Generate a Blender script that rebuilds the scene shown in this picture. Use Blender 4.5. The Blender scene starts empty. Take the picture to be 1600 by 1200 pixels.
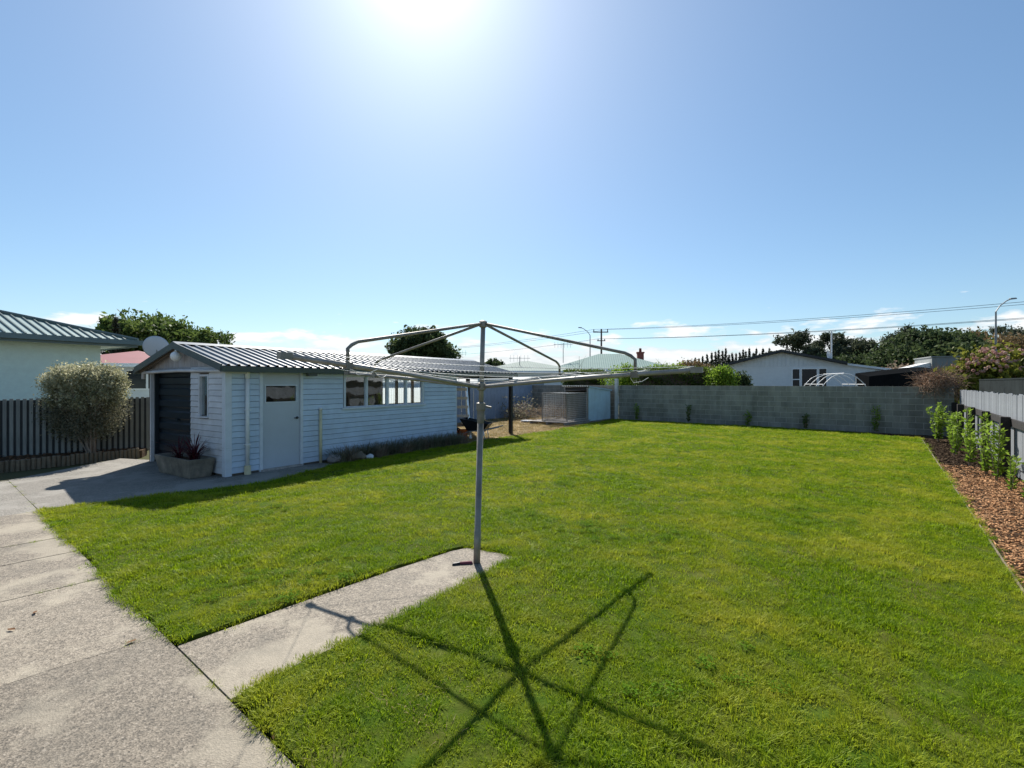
import bpy, bmesh, math, random
import numpy as np
from mathutils import Vector, Matrix

R = math.radians
random.seed(7); rng = np.random.default_rng(7)
scene = bpy.context.scene
COL = scene.collection

# ------------------------------------------------------------------ camera
H = 1.72
cam_d = bpy.data.cameras.new('camera'); cam = bpy.data.objects.new('camera', cam_d); COL.objects.link(cam)
cam_d.sensor_width = 36; cam_d.lens = 36 * 770 / 1600.0
cam_d.clip_start = 0.05; cam_d.clip_end = 6000
cam_d.shift_y = -2 / 1600.0
cam.location = (0, 0, H); cam.rotation_euler = (R(90), 0, 0)
scene.camera = cam

# ------------------------------------------------------------------ sun, sky, exposure
SUN_EL, SUN_AZ = R(42), R(-10.7)            # azimuth measured from +Y towards +X
S = Vector((math.sin(SUN_AZ) * math.cos(SUN_EL), math.cos(SUN_AZ) * math.cos(SUN_EL), math.sin(SUN_EL)))
sl = bpy.data.lights.new('sun', 'SUN'); sl.energy = 5.0; sl.angle = R(0.53); sl.color = (1.0, 0.945, 0.86)
so = bpy.data.objects.new('sun', sl); COL.objects.link(so); so.location = (0, 0, 30)
so.rotation_euler = S.to_track_quat('Z', 'Y').to_euler()

world = bpy.data.worlds.new('World'); scene.world = world; world.use_nodes = True
wn, wl = world.node_tree.nodes, world.node_tree.links
wn.clear()
def W(t, **k):
    n = wn.new(t)
    for a, b in k.items(): setattr(n, a, b)
    return n
def wmath(op, a, b=None, c=None, clamp=False):
    n = W('ShaderNodeMath', operation=op); n.use_clamp = clamp
    for i, v in enumerate((a, b, c)):
        if v is None: continue
        if isinstance(v, (int, float)): n.inputs[i].default_value = v
        else: wl.new(v, n.inputs[i])
    return n.outputs[0]
sky = W('ShaderNodeTexSky'); sky.sky_type = 'NISHITA'; sky.sun_disc = False
sky.sun_elevation = SUN_EL; sky.sun_rotation = SUN_AZ
sky.altitude = 0; sky.air_density = 1.0; sky.dust_density = 0.35; sky.ozone_density = 3.0
tc = W('ShaderNodeTexCoord')
nrm = W('ShaderNodeVectorMath', operation='NORMALIZE'); wl.new(tc.outputs['Generated'], nrm.inputs[0])
dot = W('ShaderNodeVectorMath', operation='DOT_PRODUCT'); wl.new(nrm.outputs[0], dot.inputs[0]); dot.inputs[1].default_value = S
om = wmath('SUBTRACT', 1.0, dot.outputs['Value'])
def expo(amp, width): return wmath('MULTIPLY', amp, wmath('EXPONENT', wmath('MULTIPLY', om, -1.0 / width)))
glow = wmath('ADD', wmath('ADD', expo(3.2, 0.004), expo(1.3, 0.020)), expo(0.9, 0.12))
gcol = W('ShaderNodeMix', data_type='RGBA', blend_type='ADD'); gcol.inputs['Factor'].default_value = 1
gl = W('ShaderNodeVectorMath', operation='SCALE'); gl.inputs[0].default_value = (1.0, 0.97, 0.92); wl.new(glow, gl.inputs['Scale'])
tint = W('ShaderNodeVectorMath', operation='MULTIPLY'); tint.inputs[1].default_value = (0.94, 1.08, 1.15)
sg = W('ShaderNodeGamma'); sg.inputs['Gamma'].default_value = 0.80; wl.new(sky.outputs[0], sg.inputs['Color'])
hs_ = W('ShaderNodeHueSaturation'); hs_.inputs['Saturation'].default_value = 1.08; wl.new(sg.outputs[0], hs_.inputs['Color']); wl.new(hs_.outputs[0], tint.inputs[0])
wl.new(tint.outputs[0], gcol.inputs['A']); wl.new(gl.outputs[0], gcol.inputs['B'])
# low band of cumulus and thin layers near the horizon
sep = W('ShaderNodeSeparateXYZ'); wl.new(nrm.outputs[0], sep.inputs[0])
mp = W('ShaderNodeMapping'); mp.inputs['Scale'].default_value = (7, 7, 26); wl.new(nrm.outputs[0], mp.inputs[0])
n1 = W('ShaderNodeTexNoise'); n1.inputs['Scale'].default_value = 1.6; n1.inputs['Detail'].default_value = 9; n1.inputs['Roughness'].default_value = 0.55
wl.new(mp.outputs[0], n1.inputs['Vector'])
zz = sep.outputs['Z']
thr = W('ShaderNodeMapRange'); thr.inputs['From Min'].default_value = 0.0; thr.inputs['From Max'].default_value = 0.18
thr.inputs['To Min'].default_value = 0.18; thr.inputs['To Max'].default_value = 0.84; wl.new(zz, thr.inputs['Value'])
cl = wmath('MULTIPLY', wmath('SUBTRACT', n1.outputs['Fac'], thr.outputs[0]), 9.0, clamp=True)
cfac = wmath('MULTIPLY', cl, 0.88)
mp2 = W('ShaderNodeMapping'); mp2.inputs['Scale'].default_value = (3, 3, 60); wl.new(nrm.outputs[0], mp2.inputs[0])
n2 = W('ShaderNodeTexNoise'); n2.inputs['Scale'].default_value = 2.2; n2.inputs['Detail'].default_value = 5
wl.new(mp2.outputs[0], n2.inputs['Vector'])
shade = W('ShaderNodeMix', data_type='RGBA'); shade.inputs['A'].default_value = (4.2, 4.6, 5.0, 1); shade.inputs['B'].default_value = (6.9, 6.9, 6.9, 1)
wl.new(wmath('MULTIPLY', wmath('SUBTRACT', n1.outputs['Fac'], 0.36), 3.6, clamp=True), shade.inputs['Factor'])
cmix = W('ShaderNodeMix', data_type='RGBA'); wl.new(cfac, cmix.inputs['Factor'])
wl.new(gcol.outputs['Result'], cmix.inputs['A']); wl.new(shade.outputs['Result'], cmix.inputs['B'])
bg = W('ShaderNodeBackground'); bg.inputs['Strength'].default_value = 0.101
wo = W('ShaderNodeOutputWorld')
wl.new(cmix.outputs['Result'], bg.inputs['Color']); wl.new(bg.outputs[0], wo.inputs['Surface'])

vs = scene.view_settings
vs.view_transform = 'Standard'; vs.look = 'None'; vs.exposure = 0.66; vs.gamma = 1.0; vs.use_curve_mapping = False
scene.cycles.max_bounces = 8; scene.cycles.transparent_max_bounces = 16

# ------------------------------------------------------------------ helpers
F = 770.0
def g(px, py, z=0.0):
    """a spot of the yard measured off the photograph, as a ground point"""
    Y = (H - z) * F / (py - 598.0)
    return Vector(((px - 800) / F * Y, Y, z))
def at(px, py, Y): return Vector(((px - 800) / F * Y, Y, H + (598 - py) / F * Y))

class MB:
    def __init__(s): s.v = []; s.f = []
    def add(s, vs_, fs):
        n = len(s.v); s.v += [tuple(p) for p in vs_]; s.f += [tuple(i + n for i in f) for f in fs]; return s
    def box(s, x0, x1, y0, y1, z0, z1):
        return s.add([(x0,y0,z0),(x1,y0,z0),(x1,y1,z0),(x0,y1,z0),(x0,y0,z1),(x1,y0,z1),(x1,y1,z1),(x0,y1,z1)],
              [(3,2,1,0),(4,5,6,7),(0,1,5,4),(1,2,6,5),(2,3,7,6),(3,0,4,7)])
    def hexa(s, bottom, top):
        n = len(bottom)
        return s.add(list(bottom) + list(top), [tuple(range(n))[::-1], tuple(range(n, 2*n))] + [(i,(i+1)%n,n+(i+1)%n,n+i) for i in range(n)])
    def prism(s, poly, z0, z1): return s.hexa([(p[0],p[1],z0) for p in poly], [(p[0],p[1],z1) for p in poly])
    def bar(s, a, b, w, h, up=(0,0,1)):
        a, b = Vector(a), Vector(b); d = (b - a).normalized(); u = Vector(up)
        if abs(d.dot(u)) > .95: u = Vector((1,0,0))
        r = d.cross(u).normalized() * (w/2); u = r.cross(d).normalized() * (h/2)
        return s.hexa([a-r-u, a+r-u, a+r+u, a-r+u], [b-r-u, b+r-u, b+r+u, b-r+u])
    def tube(s, pts, rad, seg=8, cap=True):
        pts = [Vector(p) for p in pts]; n = len(pts)
        rads = rad if isinstance(rad, (list, tuple)) else [rad] * n
        base = len(s.v); ref = None
        for i, p in enumerate(pts):
            d = (pts[min(i+1,n-1)] - pts[max(i-1,0)]).normalized()
            if ref is None: ref = d.orthogonal().normalized()
            else: ref = (ref - d * ref.dot(d)).normalized()
            q = d.cross(ref)
            for k in range(seg):
                a = 2*math.pi*k/seg
                s.v.append(tuple(p + (ref*math.cos(a) + q*math.sin(a)) * rads[i]))
        for i in range(n-1):
            for k in range(seg):
                a = base+i*seg+k; b = base+i*seg+(k+1)%seg
                s.f.append((a, b, b+seg, a+seg))
        if cap:
            s.f.append(tuple(base+k for k in range(seg))[::-1]); s.f.append(tuple(base+(n-1)*seg+k for k in range(seg)))
        return s
    def lathe(s, prof, c=(0,0,0), seg=16):
        base = len(s.v); n = len(prof)
        for r, z in prof:
            for k in range(seg):
                a = 2*math.pi*k/seg; s.v.append((c[0]+r*math.cos(a), c[1]+r*math.sin(a), c[2]+z))
        for i in range(n-1):
            for k in range(seg):
                a = base+i*seg+k; b = base+i*seg+(k+1)%seg
                s.f.append((a, b, b+seg, a+seg))
        return s
    def mesh(s, name, smooth=False):
        m = bpy.data.meshes.new(name); m.from_pydata(s.v, [], s.f); m.update()
        if smooth: m.shade_smooth()
        return m
    def build(s, name, mat, parent=None, smooth=False):
        return link(name, s.mesh(name, smooth), mat, parent)
def link(name, mesh, mat=None, parent=None):
    o = bpy.data.objects.new(name, mesh); COL.objects.link(o)
    if mat and not mesh.materials: mesh.materials.append(mat)
    if parent: o.parent = parent
    return o
def tag(o, label=None, cat=None, group=None, kind=None):
    for k, v in (('label', label), ('category', cat), ('group', group), ('kind', kind)):
        if v: o[k] = v
    return o
def thing(name, label, cat, loc=(0,0,0), rz=0.0, group=None):
    o = bpy.data.objects.new(name, None); COL.objects.link(o); o.location = loc; o.rotation_euler = (0,0,rz); o.empty_display_size = .2
    return tag(o, label, cat, group)
def copy_of(o, parent=None):
    c = o.copy(); COL.objects.link(c); c.parent = parent
    for ch in list(o.children): copy_of(ch, c)
    return c
def bevel(o, w=.004, seg=2):
    m = o.modifiers.new('bevel', 'BEVEL'); m.width = w; m.segments = seg; m.limit_method = 'ANGLE'; return o

# ------------------------------------------------------------------ materials
def mat(name, col, rough=.6, var=.12, scale=6.0, metal=0.0, bump=0.0, bscale=40.0, spec=.4, col2=None, stretch=(1,1,1), fac2=.5, sharp=.15, obj=True):
    """painted / mineral surface: base colour with two scales of uneven tone, fine relief"""
    m = bpy.data.materials.new(name); m.use_nodes = True
    n, l = m.node_tree.nodes, m.node_tree.links; b = n['Principled BSDF']
    b.inputs['Roughness'].default_value = rough; b.inputs['Metallic'].default_value = metal; b.inputs['Specular IOR Level'].default_value = spec
    t = n.new('ShaderNodeTexCoord'); mpg = n.new('ShaderNodeMapping'); mpg.inputs['Scale'].default_value = stretch
    if obj: l.new(t.outputs['Object'], mpg.inputs[0])
    else:
        ge = n.new('ShaderNodeNewGeometry'); l.new(ge.outputs['Position'], mpg.inputs[0])
    a = n.new('ShaderNodeTexNoise'); a.inputs['Scale'].default_value = scale; a.inputs['Detail'].default_value = 8; a.inputs['Roughness'].default_value = .62
    l.new(mpg.outputs[0], a.inputs['Vector'])
    oi = n.new('ShaderNodeObjectInfo')
    mr = n.new('ShaderNodeMapRange'); mr.inputs['From Min'].default_value = .3; mr.inputs['From Max'].default_value = .7
    mr.inputs['To Min'].default_value = 1 - var; mr.inputs['To Max'].default_value = 1 + var; l.new(a.outputs['Fac'], mr.inputs['Value'])
    mr2 = n.new('ShaderNodeMapRange'); mr2.inputs['To Min'].default_value = 1 - var*.5; mr2.inputs['To Max'].default_value = 1 + var*.5; l.new(oi.outputs['Random'], mr2.inputs['Value'])
    mu = n.new('ShaderNodeMath'); mu.operation = 'MULTIPLY'; l.new(mr.outputs[0], mu.inputs[0]); l.new(mr2.outputs[0], mu.inputs[1])
    src = None
    if col2:
        c2 = n.new('ShaderNodeTexNoise'); c2.inputs['Scale'].default_value = scale*.33; c2.inputs['Detail'].default_value = 10; c2.inputs['Roughness'].default_value = .7
        l.new(mpg.outputs[0], c2.inputs['Vector'])
        r2 = n.new('ShaderNodeMapRange'); r2.inputs['From Min'].default_value = fac2 - sharp; r2.inputs['From Max'].default_value = fac2 + sharp; l.new(c2.outputs['Fac'], r2.inputs['Value'])
        mx = n.new('ShaderNodeMix'); mx.data_type = 'RGBA'; mx.inputs['A'].default_value = (*col, 1); mx.inputs['B'].default_value = (*col2, 1)
        l.new(r2.outputs[0], mx.inputs['Factor']); src = mx.outputs['Result']
    sc_ = n.new('ShaderNodeVectorMath'); sc_.operation = 'SCALE'; sc_.inputs[0].default_value = col
    if src: l.new(src, sc_.inputs[0])
    l.new(mu.outputs[0], sc_.inputs['Scale']); l.new(sc_.outputs[0], b.inputs['Base Color'])
    if bump:
        bn = n.new('ShaderNodeTexNoise'); bn.inputs['Scale'].default_value = bscale; bn.inputs['Detail'].default_value = 6; l.new(mpg.outputs[0], bn.inputs['Vector'])
        bp = n.new('ShaderNodeBump'); bp.inputs['Strength'].default_value = bump; bp.inputs['Distance'].default_value = .01
        l.new(bn.outputs['Fac'], bp.inputs['Height']); l.new(bp.outputs[0], b.inputs['Normal'])
    return m
def leafmat(name, c1, c2, trans=.35, rough=.5, attr='tint', patch=None, patch_scale=.6, spec=.12):
    m = bpy.data.materials.new(name); m.use_nodes = True
    n, l = m.node_tree.nodes, m.node_tree.links; n.clear()
    out = n.new('ShaderNodeOutputMaterial'); at_ = n.new('ShaderNodeAttribute'); at_.attribute_name = attr
    mx = n.new('ShaderNodeMix'); mx.data_type = 'RGBA'; mx.inputs['A'].default_value = (*c1, 1); mx.inputs['B'].default_value = (*c2, 1)
    l.new(at_.outputs['Fac'], mx.inputs['Factor']); col = mx.outputs['Result']
    if patch:
        ge = n.new('ShaderNodeNewGeometry')
        no = n.new('ShaderNodeTexNoise'); no.inputs['Scale'].default_value = patch_scale; no.inputs['Detail'].default_value = 7; no.inputs['Roughness'].default_value = .68
        l.new(ge.outputs['Position'], no.inputs['Vector'])
        r = n.new('ShaderNodeMapRange'); r.inputs['From Min'].default_value = .44; r.inputs['From Max'].default_value = .70; l.new(no.outputs['Fac'], r.inputs['Value'])
        m2 = n.new('ShaderNodeMix'); m2.data_type = 'RGBA'; m2.inputs['B'].default_value = (*patch, 1)
        l.new(col, m2.inputs['A']); l.new(r.outputs[0], m2.inputs['Factor']); col = m2.outputs['Result']
    p = n.new('ShaderNodeBsdfPrincipled'); p.inputs['Roughness'].default_value = rough; p.inputs['Specular IOR Level'].default_value = spec
    l.new(col, p.inputs['Base Color'])
    t = n.new('ShaderNodeBsdfTranslucent'); l.new(col, t.inputs['Color'])
    ms = n.new('ShaderNodeMixShader'); ms.inputs[0].default_value = trans
    l.new(p.outputs[0], ms.inputs[1]); l.new(t.outputs[0], ms.inputs[2]); l.new(ms.outputs[0], out.inputs['Surface'])
    return m
def glassmat(name, tint=(.9,.95,.95)):
    m = bpy.data.materials.new(name); m.use_nodes = True
    n, l = m.node_tree.nodes, m.node_tree.links; n.clear()
    out = n.new('ShaderNodeOutputMaterial'); tr = n.new('ShaderNodeBsdfTransparent'); tr.inputs[0].default_value = (*tint, 1)
    gl_ = n.new('ShaderNodeBsdfGlossy'); gl_.inputs['Roughness'].default_value = .01; gl_.inputs['Color'].default_value = (.95,.97,1,1)
    lw = n.new('ShaderNodeLayerWeight'); lw.inputs['Blend'].default_value = .5; pw_ = n.new('ShaderNodeMath'); pw_.operation = 'POWER'; pw_.inputs[1].default_value = 4; l.new(lw.outputs['Facing'], pw_.inputs[0]); fr = n.new('ShaderNodeMath'); fr.operation = 'MULTIPLY_ADD'; fr.inputs[1].default_value = .8; fr.inputs[2].default_value = .08; l.new(pw_.outputs[0], fr.inputs[0])
    no = n.new('ShaderNodeTexNoise'); no.inputs['Scale'].default_value = 2.2; tcx = n.new('ShaderNodeTexCoord'); l.new(tcx.outputs['Object'], no.inputs['Vector'])
    bp = n.new('ShaderNodeBump'); bp.inputs['Strength'].default_value = .12; bp.inputs['Distance'].default_value = .02; l.new(no.outputs['Fac'], bp.inputs['Height']); l.new(bp.outputs[0], gl_.inputs['Normal'])
    ms = n.new('ShaderNodeMixShader'); l.new(fr.outputs[0], ms.inputs[0]); l.new(tr.outputs[0], ms.inputs[1]); l.new(gl_.outputs[0], ms.inputs[2]); l.new(ms.outputs[0], out.inputs['Surface'])
    return m
def concretemat(name, base, pale, dark, speck=140.0):
    """exposed-aggregate concrete: pebbles of several tones, worn pale patches, fine pitting"""
    m = bpy.data.materials.new(name); m.use_nodes = True
    n, l = m.node_tree.nodes, m.node_tree.links; b = n['Principled BSDF']; b.inputs['Roughness'].default_value = .78; b.inputs['Specular IOR Level'].default_value = .35
    ge = n.new('ShaderNodeNewGeometry')
    vo = n.new('ShaderNodeTexVoronoi'); vo.inputs['Scale'].default_value = speck; l.new(ge.outputs['Position'], vo.inputs['Vector'])
    vo2 = n.new('ShaderNodeTexVoronoi'); vo2.inputs['Scale'].default_value = speck*.45; l.new(ge.outputs['Position'], vo2.inputs['Vector'])
    cr = n.new('ShaderNodeValToRGB'); e = cr.color_ramp
    e.elements[0].position = 0; e.elements[0].color = (*[c*.28 for c in base], 1)
    e.elements[1].position = 1; e.elements[1].color = (*[min(1, c*1.9) for c in base], 1)
    for p, k in ((.25, .6), (.5, .95), (.8, 1.35)):
        x = e.elements.new(p); x.color = (base[0]*k*1.04, base[1]*k, base[2]*k*.94, 1)
    sx = n.new('ShaderNodeSeparateColor'); l.new(vo.outputs['Color'], sx.inputs[0])
    sx2 = n.new('ShaderNodeSeparateColor'); l.new(vo2.outputs['Color'], sx2.inputs[0])
    av = n.new('ShaderNodeMath'); av.operation = 'MULTIPLY_ADD'; av.inputs[1].default_value = .65; l.new(sx.outputs[0], av.inputs[0])
    a2 = n.new('ShaderNodeMath'); a2.operation = 'MULTIPLY'; a2.inputs[1].default_value = .35; l.new(sx2.outputs[1], a2.inputs[0]); l.new(a2.outputs[0], av.inputs[2])
    l.new(av.outputs[0], cr.inputs[0])
    no = n.new('ShaderNodeTexNoise'); no.inputs['Scale'].default_value = 1.15; no.inputs['Detail'].default_value = 9; no.inputs['Roughness'].default_value = .62; l.new(ge.outputs['Position'], no.inputs['Vector'])
    r1 = n.new('ShaderNodeMapRange'); r1.inputs['From Min'].default_value = .50; r1.inputs['From Max'].default_value = .57; r1.inputs['To Max'].default_value = .7; l.new(no.outputs['Fac'], r1.inputs['Value'])
    mx = n.new('ShaderNodeMix'); mx.data_type = 'RGBA'; l.new(cr.outputs[0], mx.inputs['A']); mx.inputs['B'].default_value = (*pale, 1); l.new(r1.outputs[0], mx.inputs['Factor'])
    n3 = n.new('ShaderNodeTexNoise'); n3.inputs['Scale'].default_value = 2.6; n3.inputs['Detail'].default_value = 9; n3.inputs['Roughness'].default_value = .7; l.new(ge.outputs['Position'], n3.inputs['Vector'])
    r3 = n.new('ShaderNodeMapRange'); r3.inputs['From Min'].default_value = .5; r3.inputs['From Max'].default_value = .72; r3.inputs['To Max'].default_value = .5; l.new(n3.outputs['Fac'], r3.inputs['Value'])
    m2 = n.new('ShaderNodeMix'); m2.data_type = 'RGBA'; l.new(mx.outputs['Result'], m2.inputs['A']); m2.inputs['B'].default_value = (*dark, 1); l.new(r3.outputs[0], m2.inputs['Factor'])
    oi = n.new('ShaderNodeObjectInfo'); mr = n.new('ShaderNodeMapRange'); mr.inputs['To Min'].default_value = .88; mr.inputs['To Max'].default_value = 1.1; l.new(oi.outputs['Random'], mr.inputs['Value'])
    sc_ = n.new('ShaderNodeVectorMath'); sc_.operation = 'SCALE'; l.new(m2.outputs['Result'], sc_.inputs[0]); l.new(mr.outputs[0], sc_.inputs['Scale']); l.new(sc_.outputs[0], b.inputs['Base Color'])
    bp = n.new('ShaderNodeBump'); bp.inputs['Strength'].default_value = .55; bp.inputs['Distance'].default_value = .004; l.new(vo.outputs['Distance'], bp.inputs['Height']); l.new(bp.outputs[0], b.inputs['Normal'])
    return m

M = {}
M['board'] = mat('weatherboard_paint_with_sky_blue', (.50,.60,.71), .5, .09, 3, bump=.06, bscale=60, col2=(.43,.50,.57), stretch=(1,1,1), fac2=.62)  # blue skylight on the long wall is put into its paint colour
M['boardf'] = mat('weathered_white_weatherboard_paint', (.60,.61,.63), .55, .12, 3, bump=.06, col2=(.44,.43,.42), fac2=.58)
M['trim'] = mat('pale_trim_paint', (.58,.62,.66), .5, .1, 5)
M['door'] = mat('grey_door_paint', (.47,.51,.55), .45, .06, 2)
M['gable'] = mat('weathered_gable_boards', (.42,.40,.40), .7, .22, 5, stretch=(6,6,.5), col2=(.27,.23,.2), fac2=.6)
M['roofdk'] = mat('slate_green_roof_steel', (.115,.135,.145), .33, .12, 3, spec=.6)
M['fascia'] = mat('dark_green_fascia', (.07,.09,.09), .4, .1, 4)
M['rdoor'] = mat('charcoal_roller_door', (.012,.019,.025), .42, .15, 4, spec=.35)
M['pvc'] = mat('white_pvc', (.72,.73,.72), .4, .08, 8)
M['pvcy'] = mat('yellowed_pvc', (.62,.56,.36), .5, .15, 8)
M['black'] = mat('black_paint', (.013,.014,.017), .45, .2, 8)
M['inside'] = mat('bare_lining', (.16,.13,.10), .8, .2, 4)
M['glass'] = glassmat('window_glass')
M['bronze'] = mat('dark_handle', (.05,.045,.04), .35, .1, 10, metal=.7)
M['lampw'] = mat('white_globe', (.8,.8,.78), .3, .03, 4)
M['galv'] = mat('galvanised_steel', (.28,.27,.25), .5, .22, 14, metal=.3, col2=(.25,.23,.20), fac2=.55, bump=.05)
M['galvold'] = mat('weathered_painted_pole', (.25,.235,.20), .55, .2, 10, metal=.25, col2=(.12,.105,.085), fac2=.58, bump=.08)
M['meshwire'] = mat('bright_galvanised_mesh', (.52,.52,.51), .5, .15, 14, metal=.2)
M['wire'] = mat('white_plastic_line', (.75,.75,.72), .5, .1, 30)
M['alu'] = mat('aluminium', (.62,.63,.64), .35, .1, 10, metal=.8)
M['step'] = mat('sun_bleached_treads', (.70,.52,.40), .7, .15, 8)
M['orange'] = mat('orange_plastic', (.80,.17,.03), .45, .1, 6)
M['barrow'] = mat('black_tray', (.012,.012,.014), .4, .3, 6)
M['wood'] = mat('grey_timber', (.36,.33,.30), .8, .25, 6, stretch=(3,3,3), col2=(.23,.2,.17), fac2=.55, bump=.15)
M['bluefence'] = mat('blue_grey_corrugated', (.23,.30,.40), .5, .14, 2, col2=(.16,.21,.27), fac2=.6)
M['hutch'] = mat('pale_blue_corrugated', (.50,.64,.72), .5, .1, 3, col2=(.40,.49,.53), fac2=.62)
M['block'] = mat('grey_concrete_block', (.285,.268,.228), .9, .26, 3.2, bump=.4, bscale=120, col2=(.165,.16,.13), fac2=.53, sharp=.2, obj=False, stretch=(1,1,.35))
M['mortar'] = mat('mortar', (.55,.53,.48), .95, .15, 8, bump=.2)
M['whitepost'] = mat('white_concrete', (.55,.55,.53), .8, .15, 8, bump=.2)
M['paling'] = mat('silvered_paling', (.20,.215,.235), .75, .2, 7, stretch=(5,5,.6), col2=(.135,.14,.15), fac2=.6, bump=.12)
M['darkpost'] = mat('dark_stained_timber', (.022,.018,.016), .75, .3, 8, bump=.15)
M['dkfence'] = mat('dark_green_fence', (.022,.028,.028), .95, .25, 3, spec=.05)
M['slat'] = mat('grey_green_fence_slat', (.21,.22,.20), .75, .22, 6, stretch=(4,4,.6), bump=.1)
M['slatdk'] = mat('fence_backing', (.035,.04,.04), .8, .2, 6)
M['mint'] = mat('mint_stucco', (.74,.88,.80), .85, .06, 7, bump=.5, bscale=60)
M['roofgreen'] = mat('grey_green_roof_steel', (.33,.41,.37), .4, .08, 2, spec=.5)
M['seam'] = mat('dark_green_roof_batten', (.10,.14,.13), .45, .1, 4)
M['gutter'] = mat('blue_green_gutter', (.13,.18,.18), .4, .08, 4)
M['soffit'] = mat('white_soffit', (.72,.72,.70), .6, .06, 4)
M['dish'] = mat('pale_grey_dish', (.50,.54,.58), .5, .05, 4)
M['soil'] = mat('dark_soil', (.055,.036,.024), .95, .35, 9, bump=.7, bscale=40, col2=(.11,.075,.045), fac2=.55, spec=.05, obj=False)
M['dry'] = mat('dry_dirt_and_straw', (.32,.235,.125), .95, .25, 5, bump=.6, bscale=40, col2=(.12,.10,.045), fac2=.55, spec=.05, obj=False)
M['ground'] = mat('field_ground', (.07,.075,.035), .95, .25, .3, col2=(.10,.085,.05), fac2=.55, spec=.05, obj=False)
M['turf'] = mat('turf_under_blades', (.045,.085,.006), .95, .35, 5, bump=.6, bscale=60, col2=(.10,.10,.02), fac2=.56, spec=.05, obj=False)
M['chip'] = mat('wood_chip', (.56,.32,.165), .85, .4, 30, spec=.05, obj=False, col2=(.24,.12,.055), fac2=.55)
M['trough'] = mat('old_concrete_trough', (.26,.225,.175), .9, .3, 6, bump=.4, bscale=30, col2=(.13,.115,.085), fac2=.5)
M['log'] = mat('weathered_log_edging', (.21,.165,.11), .9, .3, 9, bump=.3, col2=(.10,.085,.06), fac2=.55)
M['rock'] = mat('garden_rock', (.34,.31,.29), .9, .25, 5, bump=.5, bscale=20, col2=(.22,.19,.18))
M['rockw'] = mat('pale_rock', (.62,.62,.62), .9, .15, 5, bump=.4)
M['bark'] = mat('bark', (.10,.075,.055), .9, .3, 8, bump=.4, bscale=30)
M['twig'] = mat('grey_twig', (.25,.20,.155), .85, .3, 8)
M['drystem'] = mat('dry_brown_stem', (.46,.35,.24), .85, .35, 6)
M['white'] = mat('white_wall_paint', (.66,.69,.71), .6, .06, 2)
M['whiteframe'] = mat('white_frame', (.80,.81,.82), .4, .04, 4)
M['dkglass'] = mat('dark_window', (.012,.018,.024), .2, .1, 3, spec=.25)
M['roofblack'] = mat('dark_roof_edge', (.03,.033,.035), .6, .15, 3)
M['roofteal'] = mat('sea_green_roof_iron', (.20,.30,.275), .5, .1, .8)
M['roofpale'] = mat('pale_grey_roof', (.42,.45,.45), .5, .1, .8)
M['roofred'] = mat('dull_red_roof', (.30,.10,.10), .6, .1, 1)
M['brick'] = mat('red_brick', (.22,.065,.05), .85, .2, 6)
M['net_and_shade'] = mat('shade_cloth_and_porch_shade', (.010,.011,.012), 1.0, .2, 2, spec=.0)  # cloth of the shelter; also the painted shade in the porch
M['greyblock'] = mat('grey_render', (.22,.235,.23), .85, .12, 2)
M['pole'] = mat('utility_pole_wood', (.11,.09,.075), .8, .2, 3)
M['lampgrey'] = mat('grey_lamp_steel', (.26,.27,.27), .5, .1, 3, metal=.4)
M['conc'] = concretemat('exposed_aggregate', (.205,.18,.145), (.35,.305,.23), (.11,.10,.08), 125.0)
M['apron'] = concretemat('old_apron_concrete', (.21,.20,.18), (.29,.27,.235), (.12,.115,.10), 170)
M['joint'] = mat('mossy_joint', (.10,.085,.06), .95, .3, 12, obj=False, col2=(.05,.075,.02), fac2=.56)
M['translucent'] = None
def added_backlit_sheet():  # material of the added sheet wall that shines behind the window
    m = bpy.data.materials.new('added_backlit_white_sheet'); m.use_nodes = True
    n, l = m.node_tree.nodes, m.node_tree.links; n.clear()
    o = n.new('ShaderNodeOutputMaterial'); t = n.new('ShaderNodeBsdfTranslucent'); t.inputs[0].default_value = (.9,.9,.9,1)
    d = n.new('ShaderNodeBsdfTransparent'); d.inputs[0].default_value = (.9,.92,.95,1); ms = n.new('ShaderNodeMixShader'); ms.inputs[0].default_value = .35
    no = n.new('ShaderNodeTexNoise'); no.inputs['Scale'].default_value = 3; mr = n.new('ShaderNodeMapRange'); mr.inputs['To Min'].default_value = .1; mr.inputs['To Max'].default_value = .25
    l.new(no.outputs['Fac'], mr.inputs['Value']); l.new(mr.outputs[0], ms.inputs[0])
    l.new(t.outputs[0], ms.inputs[1]); l.new(d.outputs[0], ms.inputs[2]); l.new(ms.outputs[0], o.inputs['Surface']); return m
M['translucent'] = added_backlit_sheet()
L = {}
L['grass'] = leafmat('lawn_blades', (.060,.142,.003), (.325,.44,.011), .48, .55, patch=(.44,.435,.04), patch_scale=.9)
L['drygrass'] = leafmat('straw_blades', (.30,.22,.10), (.44,.34,.17), .4, .6, patch=(.16,.15,.04), patch_scale=1.4)
L['varieg'] = leafmat('variegated_leaf', (.20,.21,.10), (.60,.57,.38), .45, .4)
L['dark'] = leafmat('dark_evergreen_leaf', (.032,.054,.024), (.10,.135,.05), .35, .7)
L['mid'] = leafmat('mid_green_leaf', (.045,.08,.02), (.16,.22,.055), .4, .6)
L['lightg'] = leafmat('bright_green_leaf', (.10,.185,.018), (.28,.40,.05), .5, .45)
L['pine'] = leafmat('pine_needles', (.036,.050,.032), (.095,.11,.062), .3, .7)
L['conif'] = leafmat('conifer_needles', (.030,.042,.028), (.075,.085,.05), .25, .7)
L['rust'] = leafmat('rusty_scrub_leaf', (.11,.08,.04), (.25,.175,.085), .35, .7)
L['hedge'] = leafmat('hedge_leaf', (.025,.048,.012), (.11,.16,.025), .35, .45)
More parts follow.
